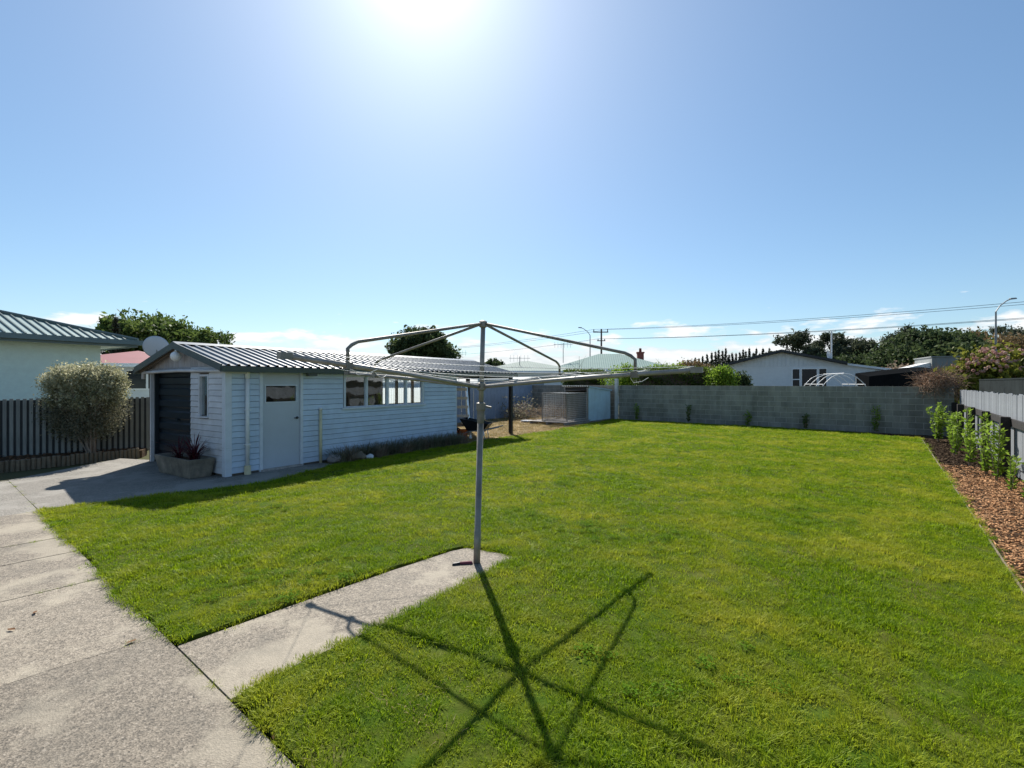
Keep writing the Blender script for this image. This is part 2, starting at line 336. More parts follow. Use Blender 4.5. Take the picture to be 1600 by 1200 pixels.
L['flax'] = leafmat('dark_red_flax', (.032,.007,.012), (.11,.022,.032), .25, .35)
L['hyd'] = leafmat('hydrangea_leaf', (.075,.10,.015), (.27,.27,.045), .45, .5)
L['pink'] = leafmat('faded_pink_petals', (.42,.22,.20), (.62,.45,.34), .3, .6)
L['tuft'] = leafmat('grey_green_tuft', (.095,.105,.06), (.28,.26,.18), .4, .6)
L['seedhead'] = leafmat('dead_seed_heads', (.22,.165,.12), (.42,.33,.24), .35, .8)
L['fallen'] = leafmat('fallen_leaf_litter', (.13,.065,.03), (.28,.15,.08), .25, .8)

# ------------------------------------------------------------------ foliage
def leaf_mesh(name, c, a, b, tint, fold=None):
    """many rhombic leaves: centre c, half-length a, half-width b"""
    n = len(c); v = np.empty((n, 4, 3), np.float32)
    v[:,0] = c - a; v[:,1] = c + b; v[:,2] = c + a; v[:,3] = c - b
    me = bpy.data.meshes.new(name); me.vertices.add(4*n); me.vertices.foreach_set('co', v.ravel())
    me.loops.add(4*n); me.loops.foreach_set('vertex_index', np.arange(4*n, dtype=np.int32))
    me.polygons.add(n); me.polygons.foreach_set('loop_start', np.arange(0, 4*n, 4, dtype=np.int32))
    try: me.polygons.foreach_set('loop_total', np.full(n, 4, np.int32))
    except Exception: pass
    at_ = me.attributes.new('tint', 'FLOAT', 'POINT'); at_.data.foreach_set('value', np.repeat(tint.astype(np.float32), 4))
    me.update(calc_edges=True); return me
def unit(n):
    v = rng.normal(size=(n, 3)); return v / np.linalg.norm(v, axis=1, keepdims=True)
def crown(name, m, parent, blobs, leaf=.05, aspect=.5, clumps=40, per=40, spread=.22, shell=.75, up=0.0, flat=1.0, zcut=None):
    """blobs: (centre, radii). leaves gather in clumps near each blob's surface, leaving gaps"""
    C, A, B, T = [], [], [], []
    for (ce, ra) in blobs:
        ce = np.array(ce); ra = np.array(ra)
        d = unit(clumps); rr = rng.uniform(shell**2, 1.08, clumps)**.5
        cc = ce + d * rr[:, None] * ra * rng.uniform(.86, 1.1, (clumps, 1))
        ct = rng.uniform(0, 1, clumps)
        k = rng.integers(int(per*.5), int(per*1.5)+1, clumps)
        idx = np.repeat(np.arange(clumps), k); n = len(idx)
        p = cc[idx] + rng.normal(size=(n,3)) * spread * ra.mean() * np.array([1,1,flat])
        a = unit(n); a[:,2] += up; a /= np.linalg.norm(a, axis=1, keepdims=True)
        q = unit(n); b = np.cross(a, q); b /= np.linalg.norm(b, axis=1, keepdims=True) + 1e-9
        s = leaf * rng.uniform(.6, 1.35, (n,1))
        C.append(p); A.append(a*s); B.append(b*s*aspect); T.append(np.clip(ct[idx]*.6 + rng.uniform(-.1,.5,n), 0, 1))
    C, A, B, T = map(np.concatenate, (C, A, B, T))
    if zcut is not None:
        k = C[:,2] > zcut; C, A, B, T = C[k], A[k], B[k], T[k]
    return link(name, leaf_mesh(name, C, A, B, T), m, parent)
def limbs(mb, base, top, r, n, spread, seg=6):
    base, top = Vector(base), Vector(top)
    mid = base.lerp(top, .5) + Vector((random.uniform(-1,1), random.uniform(-1,1), 0)) * r
    mb.tube([base, mid, top], [r, r*.75, r*.3], seg)
    for i in range(n):
        f = random.uniform(.3, .85); p = base.lerp(top, f); a = random.uniform(0, 6.28); ln = spread * random.uniform(.5, 1)
        q = p + Vector((math.cos(a)*ln*.6, math.sin(a)*ln*.6, ln*.45)); e = p + Vector((math.cos(a)*ln, math.sin(a)*ln, ln*.8))
        mb.tube([p, q, e], [r*.4, r*.25, r*.08], 5)
    return mb
def tree(name, label, loc, h, rx, rz_, m, leaf=.2, clumps=60, per=40, group=None, lobes=5, trunk_r=.15, cat='tree', spread=.16, base_f=.35, shell=.55):
    t = thing(name, label, cat, (loc[0], loc[1], -.06), 0, group)
    limbs(MB(), (0,0,0), (0,0,h*.8), trunk_r, 7, rx*.8).build('trunk', M['bark'], t)
    bl = []
    cz = h - rz_
    for i in range(lobes):
        a = 6.28*i/lobes + random.uniform(-.5,.5); k = random.uniform(.3,.6)
        s = random.uniform(.5,.72)
        bl.append(((math.cos(a)*rx*k, math.sin(a)*rx*k, cz + random.uniform(-.4,.35)*rz_), (rx*s, rx*s, rz_*s)))
    bl.append(((0,0,cz+rz_*.3), (rx*.55, rx*.55, rz_*.68)))
    crown('crown', m, t, bl, leaf, .55, clumps, per, spread, shell)
    return t
def conifer(loc, h, w, label, group, m=None):
    t = thing('conifer_tree', label, 'tree', (loc[0], loc[1], -.06), 0, group)
    MB().tube([(0,0,0),(0,0,h*.6),(0,0,h)], [.14,.08,.012], 6).build('trunk', M['bark'], t)
    C, A, B, T = [], [], [], []
    lay = int(h*3.2)
    for i in range(lay):
        f = i/lay; z = h*(.1+.88*f); rad = w*(1-f)**1.25*random.uniform(.7,1.2)+.02
        for k in range(random.randint(5,8)):
            a = random.uniform(0,6.28); n = 16
            s = rng.uniform(.1,1,n)
            p = np.stack([np.cos(a)*rad*s, np.sin(a)*rad*s, z + .32*rad*s + rng.normal(0,.05,n)],1) + rng.normal(0,.05,(n,3))
            d = np.tile([math.cos(a), math.sin(a), .5], (n,1)) + rng.normal(0,.5,(n,3)); d /= np.linalg.norm(d,axis=1,keepdims=True)
            b = np.cross(d, unit(n)); C.append(p); A.append(d*(.22-.12*f)); B.append(b*(.08-.04*f)); T.append(rng.uniform(0,1,n))
    C, A, B, T = map(np.concatenate, (C, A, B, T))
    link('crown', leaf_mesh('crown', C, A, B, T), m or L['conif'], t); return t
def pine(loc, h, w, label, group):
    t = thing('pine_tree', label, 'tree', (loc[0], loc[1], -.06), 0, group)
    mb = MB(); lean = random.uniform(-.8,.8)
    top = Vector((lean,0,h*.93)); mb.tube([(0,0,0),(lean*.3,0,h*.5),top], [.3,.2,.06], 6)
    bl = []
    for i in range(8):
        f = random.uniform(.55,.98); a = random.uniform(0,6.28); r_ = w*random.uniform(.15,.85)*(1.25-f)
        p = Vector((lean*f + math.cos(a)*r_*1.6, math.sin(a)*r_*1.6, h*f)); mb.tube([(lean*f*.8,0,h*f-.8), p], [.08,.03], 5)
        s = w*random.uniform(.24,.42); bl.append((tuple(p), (s, s, s*.5)))
    mb.build('trunk', M['bark'], t)
    crown('crown', L['pine'], t, bl, .22, .35, 16, 26, .26, .3); return t
def blades(name, m, parent, n, h, lean, width, spread, seg=3, loc=(0,0,0), base=.04):
    """a tuft of arching strap leaves"""
    mb = MB(); tint = []
    for i in range(n):
        a = random.uniform(0,6.28); ln = h*random.uniform(.55,1.1); le = random.uniform(.15,1)*lean
        rb = spread*random.uniform(0,1); w = width*random.uniform(.6,1.2)
        d = Vector((math.cos(a), math.sin(a), 0)); q = Vector((-d.y, d.x, 0)); p0 = Vector(loc) + d*rb
        pts = []
        for k in range(seg+1):
            f = k/seg; pts.append(p0 + d*(le*ln*f*f) + Vector((0,0,ln*(f - .35*le*f*f))))
        base_i = len(mb.v); tv = random.random()
        for k, p in enumerate(pts[:-1]):
            ww = w*(1-.55*(k/seg)); mb.v += [tuple(p-q*ww), tuple(p+q*ww)]; tint += [tv, tv]
        mb.v.append(tuple(pts[-1])); tint.append(tv)
        for k in range(seg-1): b = base_i+2*k; mb.f.append((b,b+1,b+3,b+2))
        b = base_i+2*(seg-1); mb.f.append((b,b+1,b+2))
    me = mb.mesh(name); at_ = me.attributes.new('tint','FLOAT','POINT'); at_.data.foreach_set('value', tint)
    return link(name, me, m, parent) if parent is not False else me
def sapling(loc, h, w, label, group, dens=1.0, m='lightg', cat='sapling'):
    t = thing('young_shrub', label, cat, loc, random.uniform(0,6.28), group)
    mb = MB(); C, A, B, T = [], [], [], []
    for i in range(int(5*dens)+2):
        a = random.uniform(0,6.28); r_ = w*random.uniform(.1,.9); hh = h*random.uniform(.55,1.0)
        pts = [Vector((0,0,-.03)), Vector((math.cos(a)*r_*.35, math.sin(a)*r_*.35, hh*.5)), Vector((math.cos(a)*r_*.7, math.sin(a)*r_*.7, hh))]
        mb.tube(pts, [.008,.006,.002], 4)
        n = int(55*dens); f = rng.uniform(.12,1,n)[:,None]
        p0, p1, p2 = (np.array(p) for p in pts)
        P = (1-f)**2*p0 + 2*f*(1-f)*p1 + f**2*p2
        d = unit(n); d[:,2] = np.abs(d[:,2])*.6 + .2; d /= np.linalg.norm(d,axis=1,keepdims=True)
        s = .05*h**.5*rng.uniform(.6,1.2,(n,1)); b = np.cross(d, unit(n)); b /= np.linalg.norm(b,axis=1,keepdims=True)
        C.append(P + d*s*1.1); A.append(d*s); B.append(b*s*.42); T.append(np.clip(f[:,0]*.7 + rng.uniform(-.1,.4,n), 0, 1))
    mb.build('stem', M['twig'], t)
    C, A, B, T = map(np.concatenate, (C, A, B, T))
    link('foliage', leaf_mesh('foliage', C, A, B, T), L[m], t); return t

def in_poly(px, py, poly):
    x, y = np.asarray(px), np.asarray(py); r = np.zeros(len(x), bool); n = len(poly); j = n-1
    for i in range(n):
        xi, yi = poly[i][0], poly[i][1]; xj, yj = poly[j][0], poly[j][1]
        c = ((yi > y) != (yj > y)) & (x < (xj-xi)*(y-yi)/((yj-yi) or 1e-9) + xi); r ^= c; j = i
    return r
def sheet(name, poly, z, m, parent=None, thick=None):
    bm = bmesh.new(); vs_ = [bm.verts.new((p[0], p[1], z)) for p in poly]; f = bm.faces.new(vs_)
    if f.normal.z < 0 or sum((poly[i][0]*poly[(i+1)%len(poly)][1]-poly[(i+1)%len(poly)][0]*poly[i][1]) for i in range(len(poly))) < 0: f.normal_flip()
    bmesh.ops.triangulate(bm, faces=[f])
    if thick:
        ret = bmesh.ops.extrude_face_region(bm, geom=bm.faces[:])
        for v in [e for e in ret['geom'] if isinstance(e, bmesh.types.BMVert)]: v.co.z -= thick
        bmesh.ops.recalc_face_normals(bm, faces=bm.faces[:])
    me = bpy.data.meshes.new(name); bm.to_mesh(me); bm.free()
    return link(name, me, m, parent)
def scatter(name, pts, rot, scl, kinds, sources, label, cat):
    """geometry-node scatter of small tufts on given points"""
    me = bpy.data.meshes.new(name); me.vertices.add(len(pts)); me.vertices.foreach_set('co', np.asarray(pts, np.float32).ravel())
    for nm, dat, ty in (('rot', rot, 'FLOAT'), ('scl', scl, 'FLOAT'), ('knd', kinds, 'INT')):
        a = me.attributes.new(nm, ty, 'POINT'); a.data.foreach_set('value', np.asarray(dat, np.float32 if ty == 'FLOAT' else np.int32))
    o = link(name, me); tag(o, label, cat, None, 'stuff')
    ng = bpy.data.node_groups.new(name+'_nodes', 'GeometryNodeTree')
    ng.interface.new_socket('Geometry', in_out='INPUT', socket_type='NodeSocketGeometry'); ng.interface.new_socket('Geometry', in_out='OUTPUT', socket_type='NodeSocketGeometry')
    N, K = ng.nodes, ng.links; gi = N.new('NodeGroupInput'); go = N.new('NodeGroupOutput'); jn = N.new('GeometryNodeJoinGeometry')
    def named(nm, ty):
        x = N.new('GeometryNodeInputNamedAttribute'); x.data_type = ty; x.inputs['Name'].default_value = nm; return x.outputs['Attribute']
    ra, sa, ka = named('rot','FLOAT'), named('scl','FLOAT'), named('knd','INT')
    cx = N.new('ShaderNodeCombineXYZ'); K.new(ra, cx.inputs['Z'])
    for i, s_ in enumerate(sources):
        oi = N.new('GeometryNodeObjectInfo'); oi.inputs['Object'].default_value = s_; oi.inputs['As Instance'].default_value = True
        cp = N.new('FunctionNodeCompare'); cp.data_type = 'INT'; cp.operation = 'EQUAL'
        ints = [q for q in cp.inputs if q.type == 'INT']; K.new(ka, ints[0]); ints[1].default_value = i
        ip = N.new('GeometryNodeInstanceOnPoints'); K.new(gi.outputs[0], ip.inputs['Points']); K.new(oi.outputs['Geometry'], ip.inputs['Instance'])
        K.new(cp.outputs['Result'], ip.inputs['Selection']); K.new(cx.outputs[0], ip.inputs['Rotation']); K.new(sa, ip.inputs['Scale'])
        K.new(ip.outputs[0], jn.inputs[0])
    K.new(jn.outputs[0], go.inputs[0])
    md = o.modifiers.new('scatter', 'NODES'); md.node_group = ng
    return o
def tuft_source(name, m, n, h, w, spread, lean):
    return bpy.data.objects.new(name, (lambda me: (me.materials.append(m), me)[1])(blades(name, m, False, n, h, lean, w, spread, 2)))

# ================================================================== GROUND AND PAVING
sheet('ground', [(-900,-200),(900,-200),(900,1800),(-900,1800)], -.10, M['ground']); tag(bpy.data.objects['ground'], kind='structure')
E = Vector((.774,-.633,0)).normalized(); N_ = Vector((E.y, -E.x, 0)) * -1      # driveway edge direction, and towards the lawn
N_ = Vector((.633,.774,0)).normalized()
A0 = Vector((-6.35,6.62,0))
def dv(a, b): return A0 + E*a - N_*b                                           # a along the edge, b away from the lawn
drv = tag(link('driveway', bpy.data.meshes.new('driveway')), kind='structure')
bed = MB().prism([dv(-3.4,-.0), dv(11,-.0), dv(11,4.4), dv(-3.4,4.4)][::1], -.09, -.011); m_ = bed.mesh('driveway_bed'); drv.data = m_; m_.materials.append(M['joint'])
cuts = [-3.2, 0, 1.74, 2.46, 3.55, 5.1, 7.3, 9.6]
def rag(c, k, n=9):
    # slightly wandering edge across the drive; cracks wander most
    w = .016 if c in (2.46, 5.1) else .003
    r_ = random.Random(int(c*100)+k); return [r_.uniform(-w, w) for _ in range(n)]
for i in range(len(cuts)-1):
    for k, (b0, b1) in enumerate(((0.0, 2.15), (2.15, 4.3))):
        g0 = .0025 if cuts[i] in (2.46, 5.1) else .007; g1 = .0025 if cuts[i+1] in (2.46, 5.1) else .007; n = 9
        r0, r1 = rag(cuts[i], k), rag(cuts[i+1], k); bb = [b0+.006 + (b1-b0-.012)*j/(n-1) for j in range(n)]
        poly = [dv(cuts[i]+g0+r0[j], bb[j]) for j in range(n)] + [dv(cuts[i+1]-g1+r1[j], bb[j]) for j in reversed(range(n))]
        o = sheet('slab', poly, random.uniform(-.003,.004), M['conc'] if i else M['apron'], drv, .06)
# shed frame: local x runs along the long wall, local y runs into the building
U = Vector((.552,.834,0)).normalized(); V = Vector((U.y,-U.x,0)); C0 = Vector((-5.22,9.01,0)); RZ_S = math.atan2(U.y, U.x)
def sh(t, s, z=0): return C0 + U*t - V*s + Vector((0,0,z))
apr = tag(link('concrete_apron', MB().prism([A0+N_*.004-E*.004, Vector((-4.18,8.55,0)), sh(1.95,-.5), sh(1.95,.02), sh(0,.02), sh(0,3.6), sh(-.2,4.4), dv(-3.4,.004)], -.09, -.012).mesh('concrete_apron'), M['joint']), kind='structure')
sheet('slab', [A0+N_*.004+E*.02, Vector((-4.18,8.55,0)), sh(1.95,-.5), sh(1.95,.0), sh(-.42,.0), dv(-.55,-.002)], .001, M['apron'], apr, .05)
sheet('slab', [dv(-.57,.0), sh(-.44,.02), sh(.14,.02), sh(.14,3.35), sh(-.2,4.3), dv(-3.3,-.001)], -.003, M['apron'], apr, .05)
path = tag(link('concrete_path', MB().prism([(-2.15,3.225), (-1.50,2.70), (-1.1,2.62), (.06,4.82), (-.06,5.03), (-.5,5.22), (-.95,4.82), (-2.3,3.36)], -.09, -.02).mesh('concrete_path'), M['joint']), kind='structure')
sheet('slab', [(-2.178,3.209), (-1.525,2.674), (-.72,3.72), (.04,4.84), (-.10,4.95), (-.47,5.12), (-.62,5.02), (-1.1,4.50), (-1.7,3.79)], .004, M['conc'], path, .06)

# ---- lawn outline
def q(p): return (p.x, p.y)
WL0 = Vector((4.97,23.2,0)); WD = Vector((.768,-.641,0)).normalized(); WN = Vector((-WD.y, WD.x, 0))   # wall start, direction, away from camera
RF = Vector((.603,.798,0)).normalized(); RR = Vector((.798,-.603,0)).normalized(); LE = Vector((4.08,3.93,0))  # right lawn edge
def wl_(qx, off=0): return WL0 + WD*qx + WN*off
def rf(s, off): return LE + RF*s + RR*off
lawn_poly = [q(A0 + N_*.03), (-5.3,7.5), (-4.2,8.45), q(sh(1.75,-.62)), q(sh(2.6,-.60)), q(sh(4.2,-.66)), q(sh(6.2,-.72)), q(sh(7.4,-.55)), (.30,16.1), (1.35,17.4), (2.6,19.4), (3.4,20.7), (4.2,22.0),
             q(wl_(.1,-.35)), q(wl_(4,-.33)), q(wl_(8,-.3)), q(rf(14.1,0)), q(rf(9,-.03)), q(rf(4,.02)), q(rf(0,0)), q(rf(-3.4,.03)), (1.4,.45), q(dv(9.6,-.02)), q(dv(8.4,-.02)), (-.96,2.22), (-1.49,2.71),
             (-1.44,2.79), (-.72,3.72), (.05,4.84), (-.09,4.98), (-.47,5.16), (-.65,5.05), (-1.135,4.53), (-1.735,3.82), (-2.18,3.28), q(dv(5.2,-.02)), q(dv(4.2,.02)), q(dv(2.8,-.03)), q(dv(1.3,.02))]
tag(sheet('lawn', lawn_poly, .018, M['turf'], None, .1), kind='structure')
dry_poly = [q(sh(1.95,.0)), q(sh(1.95,-.5)), q(sh(1.9,-.64)), q(sh(2.6,-.62)), q(sh(4.2,-.68)), q(sh(6.2,-.74)), q(sh(7.4,-.57)), (.28,16.12), (1.33,17.42), (2.58,19.42), (3.38,20.72), (4.15,22.05), q(wl_(.1,-.34)), q(wl_(0,.0)), q(wl_(-5.1,0)), (-5.2,17.2), q(sh(5.0,3.3))]
tag(sheet('back_yard_ground', dry_poly, -.004, M['dry'], None, .08), kind='structure')
tag(sheet('wall_border_ground', [q(wl_(.08,-.36)), q(wl_(11.8,-.30)), q(wl_(11.8,.0)), q(wl_(.08,.0))], .004, M['soil'], None, .08), kind='structure')
tag(sheet('fence_border_ground', [q(rf(-4,.02)), q(rf(-4,1.3)), q(rf(15.2,1.15)), q(rf(15.0,-.7)), q(rf(14.2,.0)), q(rf(9,.0))], .000, M['soil'], None, .09), kind='structure')

# ---- grass
tufts = [tuft_source('grass_tuft', L['grass'], 56, .031, .0019, .075, 1.1), tuft_source('grass_tuft', L['grass'], 46, .042, .0021, .07, 1.3), tuft_source('grass_tuft', L['grass'], 70, .025, .0021, .085, .9)]
def sample(poly, dens_fn, x0, x1, y0, y1, nmax):
    n = int(nmax); x = rng.uniform(x0, x1, n); y = rng.uniform(y0, y1, n)
    k = in_poly(x, y, poly); x, y = x[k], y[k]
    k = rng.uniform(0, 1, len(x)) < dens_fn(x, y); return x[k], y[k]
PX, PY, SC = [], [], []
for (y0, y1, dens, sc) in ((.4, 4.0, 480, 1.0), (4.0, 7.0, 330, 1.15), (7.0, 12.0, 190, 1.4), (12.0, 24.0, 110, 1.6)):
    x0, x1 = (-8, 15); n = (x1-x0)*(y1-y0)*dens
    x, y = sample(lawn_poly, lambda a, b: np.where(np.abs(a) < 1.12*b + 1.0, 1, 0), x0, x1, y0, y1, n)
    PX.append(x); PY.append(y); SC.append(np.full(len(x), sc))
x, y, sc = map(np.concatenate, (PX, PY, SC))
noi = np.sin(x*2.1+np.sin(y*1.7))*np.cos(y*2.6+np.sin(x*1.3))
fine = np.sin(x*9.1+2*np.sin(y*7.3))*np.sin(y*10.7+2*np.sin(x*6.1))
sc = sc * rng.uniform(.55, 1.25, len(x)) * (1 + .2*noi + .22*fine)
scatter('grass', np.stack([x, y, np.full(len(x), .016)], 1), rng.uniform(0, 6.28, len(x)), sc, rng.integers(0, 3, len(x)), tufts, 'short mown green lawn grass across the back yard', 'grass')
# longer fringe along the paving edges
def along(poly_idx, dens, jit):
    P = []
    for i in poly_idx:
        a, b = np.array(lawn_poly[i]), np.array(lawn_poly[(i+1) % len(lawn_poly)]); n = int(np.linalg.norm(b-a)*dens)
        f = rng.uniform(0,1,n)[:,None]; P.append(a + (b-a)*f + rng.normal(0, jit, (n,2)))
    return np.concatenate(P)
nl = len(lawn_poly)
P = np.concatenate([along(list(range(22, 30)) + list(range(34, nl)), 36, .022), along(range(29, 34), 9, .015), along(range(16, 21), 16, .04)])
scatter('grass_fringe', np.c_[P, np.full(len(P), .008)], rng.uniform(0,6.28,len(P)), rng.uniform(.5,1.15,len(P)), rng.integers(0,3,len(P)), tufts, 'ragged taller grass fringe overhanging the concrete edges', 'grass')
JP = []
for c, f0, f1, k in ((1.74,.05,.9,46),(0,.1,1.2,14),(3.55,.02,.5,8),(5.1,0,.3,6)):
    for _ in range(k): JP.append(tuple(dv(c+random.gauss(0,.006), random.uniform(f0,f1)))[:2])
for _ in range(26): JP.append(tuple(dv(random.uniform(-3,.1)+random.gauss(0,.0), random.gauss(0,.012)))[:2])
for _ in range(20): JP.append(tuple(dv(random.uniform(5.4,6.25), -.004+random.gauss(0,.006)))[:2])
JP = np.array(JP)
scatter('joint_weeds', np.c_[JP, np.full(len(JP), -.008)], rng.uniform(0,6.28,len(JP)), rng.uniform(.25,.7,len(JP)), rng.integers(0,3,len(JP)), tufts, 'small grass weeds growing in the driveway joints', 'weeds')
L['clover'] = leafmat('clover_leaf', (.055,.13,.006), (.15,.26,.02), .4, .8, spec=.03)
def rosette(name, n, rad, m):
    k = n; a = rng.uniform(0,6.28,k); r_ = rad*np.sqrt(rng.uniform(0,1,k)); c = np.stack([np.cos(a)*r_, np.sin(a)*r_, rng.uniform(.012,.036,k)],1)
    d = unit(k); d[:,2] *= .35; b = np.cross(d, np.tile([0,0,1.],(k,1))+.3*unit(k)); b /= np.linalg.norm(b,axis=1,keepdims=True)
    me = leaf_mesh(name, c, d*.0085, b*.007, rng.uniform(0,1,k)); me.materials.append(m); return bpy.data.objects.new(name, me)
cs = [rosette('clover_patch', 60, .07, L['clover']), rosette('clover_patch', 40, .05, L['clover']), tuft_source('dead_tuft', L['drygrass'], 16, .030, .0018, .08, 1.6)]
x, y = sample(lawn_poly, lambda a, b: np.where((np.abs(a) < 1.12*b+1), np.where(b < 9, 1, .5), 0), -8, 15, .6, 20, 23*19.4*26)
nz = np.sin(x*1.9+1.3*np.sin(y*1.1))+np.sin(y*2.3+1.7*np.sin(x*.9))+rng.normal(0,.35,len(x))
kd = np.where(nz > 1.25, rng.integers(0,2,len(x)), 2); kp = (nz > 1.25) | (nz < -.75); x, y, kd = x[kp], y[kp], kd[kp]
scatter('clover_and_dead_grass', np.stack([x,y,np.full(len(x),.016)],1), rng.uniform(0,6.28,len(x)), rng.uniform(.7,1.5,len(x)), kd, cs, 'patches of clover and dead blades mixed through the lawn', 'grass')
# straw-coloured growth on the rough ground
dt = [tuft_source('straw_tuft', L['drygrass'], 30, .07, .004, .12, 1.6), tuft_source('straw_tuft', L['drygrass'], 40, .05, .004, .14, 1.8)]
x, y = sample(dry_poly, lambda a, b: np.where(b > 14.2, 1, 0), -5, 6, 12, 27, 11*15*34)
scatter('dry_grass', np.stack([x,y,np.full(len(x),-.01)],1), rng.uniform(0,6.28,len(x)), rng.uniform(.7,1.6,len(x)), rng.integers(0,2,len(x)), dt, 'dry straw coloured grass on rough ground beyond the carport', 'grass')

# ---- wood chips in the right border
def chips(name, n, region, m, size, label, cat):
    mb_v = []; fs = []; k = 0
    base = np.array([(-1,-.45,-.12),(1,-.45,-.12),(1,.45,-.12),(-1,.45,-.12),(-.9,-.4,.12),(.85,-.45,.12),(1,.4,.12),(-1,.35,.12)])
    fc = [(3,2,1,0),(4,5,6,7),(0,1,5,4),(1,2,6,5),(2,3,7,6),(3,0,4,7)]
    for i in range(n):
        p = region(); r_ = Matrix.Rotation(random.uniform(0,6.28),3,'Z') @ Matrix.Rotation(random.gauss(0,.35),3,'X') @ Matrix.Rotation(random.gauss(0,.3),3,'Y')
        s_ = size*random.uniform(.5,1.4); b = base*np.array([s_, s_*random.uniform(.5,1), s_])
        mb_v += [tuple(Vector(p) + r_ @ Vector(w)) for w in b]; fs += [tuple(j+k for j in f) for f in fc]; k += 8
    me = bpy.data.meshes.new(name); me.from_pydata(mb_v, [], fs); me.update()
    return tag(link(name, me, m), label, cat, None, 'stuff')
def chip_region():
    s_ = random.uniform(-1.5, 8.0) ; o_ = random.uniform(.03, 1.1)
    return rf(s_, o_) + Vector((0,0,random.uniform(.006,.03)))
chips('wood_chips', 9000, chip_region, M['chip'], .02, 'orange brown wood chip mulch in the border beside the paling fence', 'mulch')
def clod_region():
    return rf(random.uniform(6.5,14.0), random.uniform(.05,1.0)) + Vector((0,0,random.uniform(.0,.02)))
chips('soil_clods', 2600, clod_region, M['soil'], .035, 'dark broken soil in the bare stretch of the fence border', 'soil')
ed = thing('lawn_edging', 'thin pale timber edging strip between lawn and bark border', 'edging', q(rf(0,0))+(0,), math.atan2(RF.y, RF.x))
for i in range(6): bevel(MB().box(-3+i*2.85+.01, -3+(i+1)*2.85-.01, -.03, -.014, -.06, .024).build('edging_board', M['log'], ed), .002)

# ================================================================== SHED WITH CARPORT
SL, SW, RL = 6.47, 3.3, 9.41       # body length, width, roof length
EZ, RZZ = 2.03, 2.49               # eave and ridge heights
shed = thing('garage_shed', 'long pale weatherboard garage with dark ribbed roof and carport end', 'shed', C0, RZ_S)
P_ = 18; BH = 1.985/P_
def wboard(mb_axis, a0, a1, k, mt, parent):
    """one lapped weatherboard; axis 'x' on the long wall, 'y' on the front wall"""
    z0 = .035 + k*BH; z1 = z0 + BH + .012
    pr = [(-.038, z0+.009), (-.012, z0+.009), (-.003, z1-.006), (-.028, z1-.012)]
    if mb_axis == 'x': b, t = [(a0, o, z) for o, z in pr], [(a1, o, z) for o, z in pr]
    else: b, t = [(o, a0, z) for o, z in pr], [(o, a1, z) for o, z in pr]
    return MB().hexa(b, t).build('weatherboard', mt, parent)
# wall cores (with real openings)
core = MB()
T = .09
core.box(.0,.62,0,T,.0,2.02).box(1.50,2.54,0,T,0,2.02).box(2.54,5.11,0,T,0,1.13).box(2.54,5.11,0,T,1.90,2.02).box(5.11,SL,0,T,0,2.02).box(.62,1.50,0,T,1.99,2.02)
core.build('wall', M['inside'], shed)
MB().box(0,T,3.18,SW,0,2.02).build('wall', M['inside'], shed)
fw = MB().box(0,T,T+.002,.60,0,2.02).box(0,T,.60,.95,0,1.10).box(0,T,.60,.95,1.86,2.02).box(0,T,.95,1.32,0,2.02)
fw.build('wall', M['inside'], shed)
bw = MB().box(T,SL-.01,SW-T,SW,0,2.02); bw.build('wall', M['inside'], shed)
ew = MB().box(SL-T,SL,T+.002,.35,0,2.02); ew.build('wall', M['inside'], shed)
for i in range(4):  # wall sheets added so the far window panes show sunlit white
    x0 = SL + .01 + i*.72; ts = MB(); n_ = 24
    for k in range(n_+1):
        x = x0 + .71*k/n_; yy = SW - .02 + .010*math.sin(2*math.pi*x/.09); ts.v += [(x,yy,.02),(x,yy,1.97)]
    for k in range(n_): ts.f.append((2*k,2*k+2,2*k+3,2*k+1))
    ts.build('added_backlit_sheet', M['translucent'], shed, True)
for x0 in (SL+.05, 7.2, 7.95, 8.6): MB().box(x0-.04,x0+.04,SW-.11,SW-.035,.0,1.86).build('stud', M['wood'], shed)
MB().box(SL,9.1,SW-.112,SW-.037,.95,1.02).build('sill_rail', M['wood'], shed)
bevel(MB().box(4.0,5.6,2.2,2.9,.0,.95).build('workbench', M['wood'], shed), .01)
MB().box(.1,SL,.1,SW-.1,.0,.012).build('floor_slab', M['apron'], shed)
for k in range(P_):
    z0 = .035 + k*BH; z1 = z0 + BH
    zm = (z0+z1)/2
    segs = [(.075,.60)] ; segs += [(1.52, SL-.03)] if not (1.10 < zm < 1.92) else [(1.52,2.52),(5.13,SL-.03)]
    for a, b in segs: wboard('x', a, b, k, M['board'], shed)
    segs = [(.075,1.31)] if not (1.06 < zm < 1.88) else [(.075,.585),(.965,1.31)]
    for a, b in segs: wboard('y', a, b, k, M['boardf'], shed)
bevel(MB().box(-.045,.075,-.045,.075,0,2.0).build('corner_post', M['trim'], shed), .004)
bevel(MB().box(SL-.03,SL+.015,-.036,.06,0,2.0).build('corner_post', M['trim'], shed), .004)
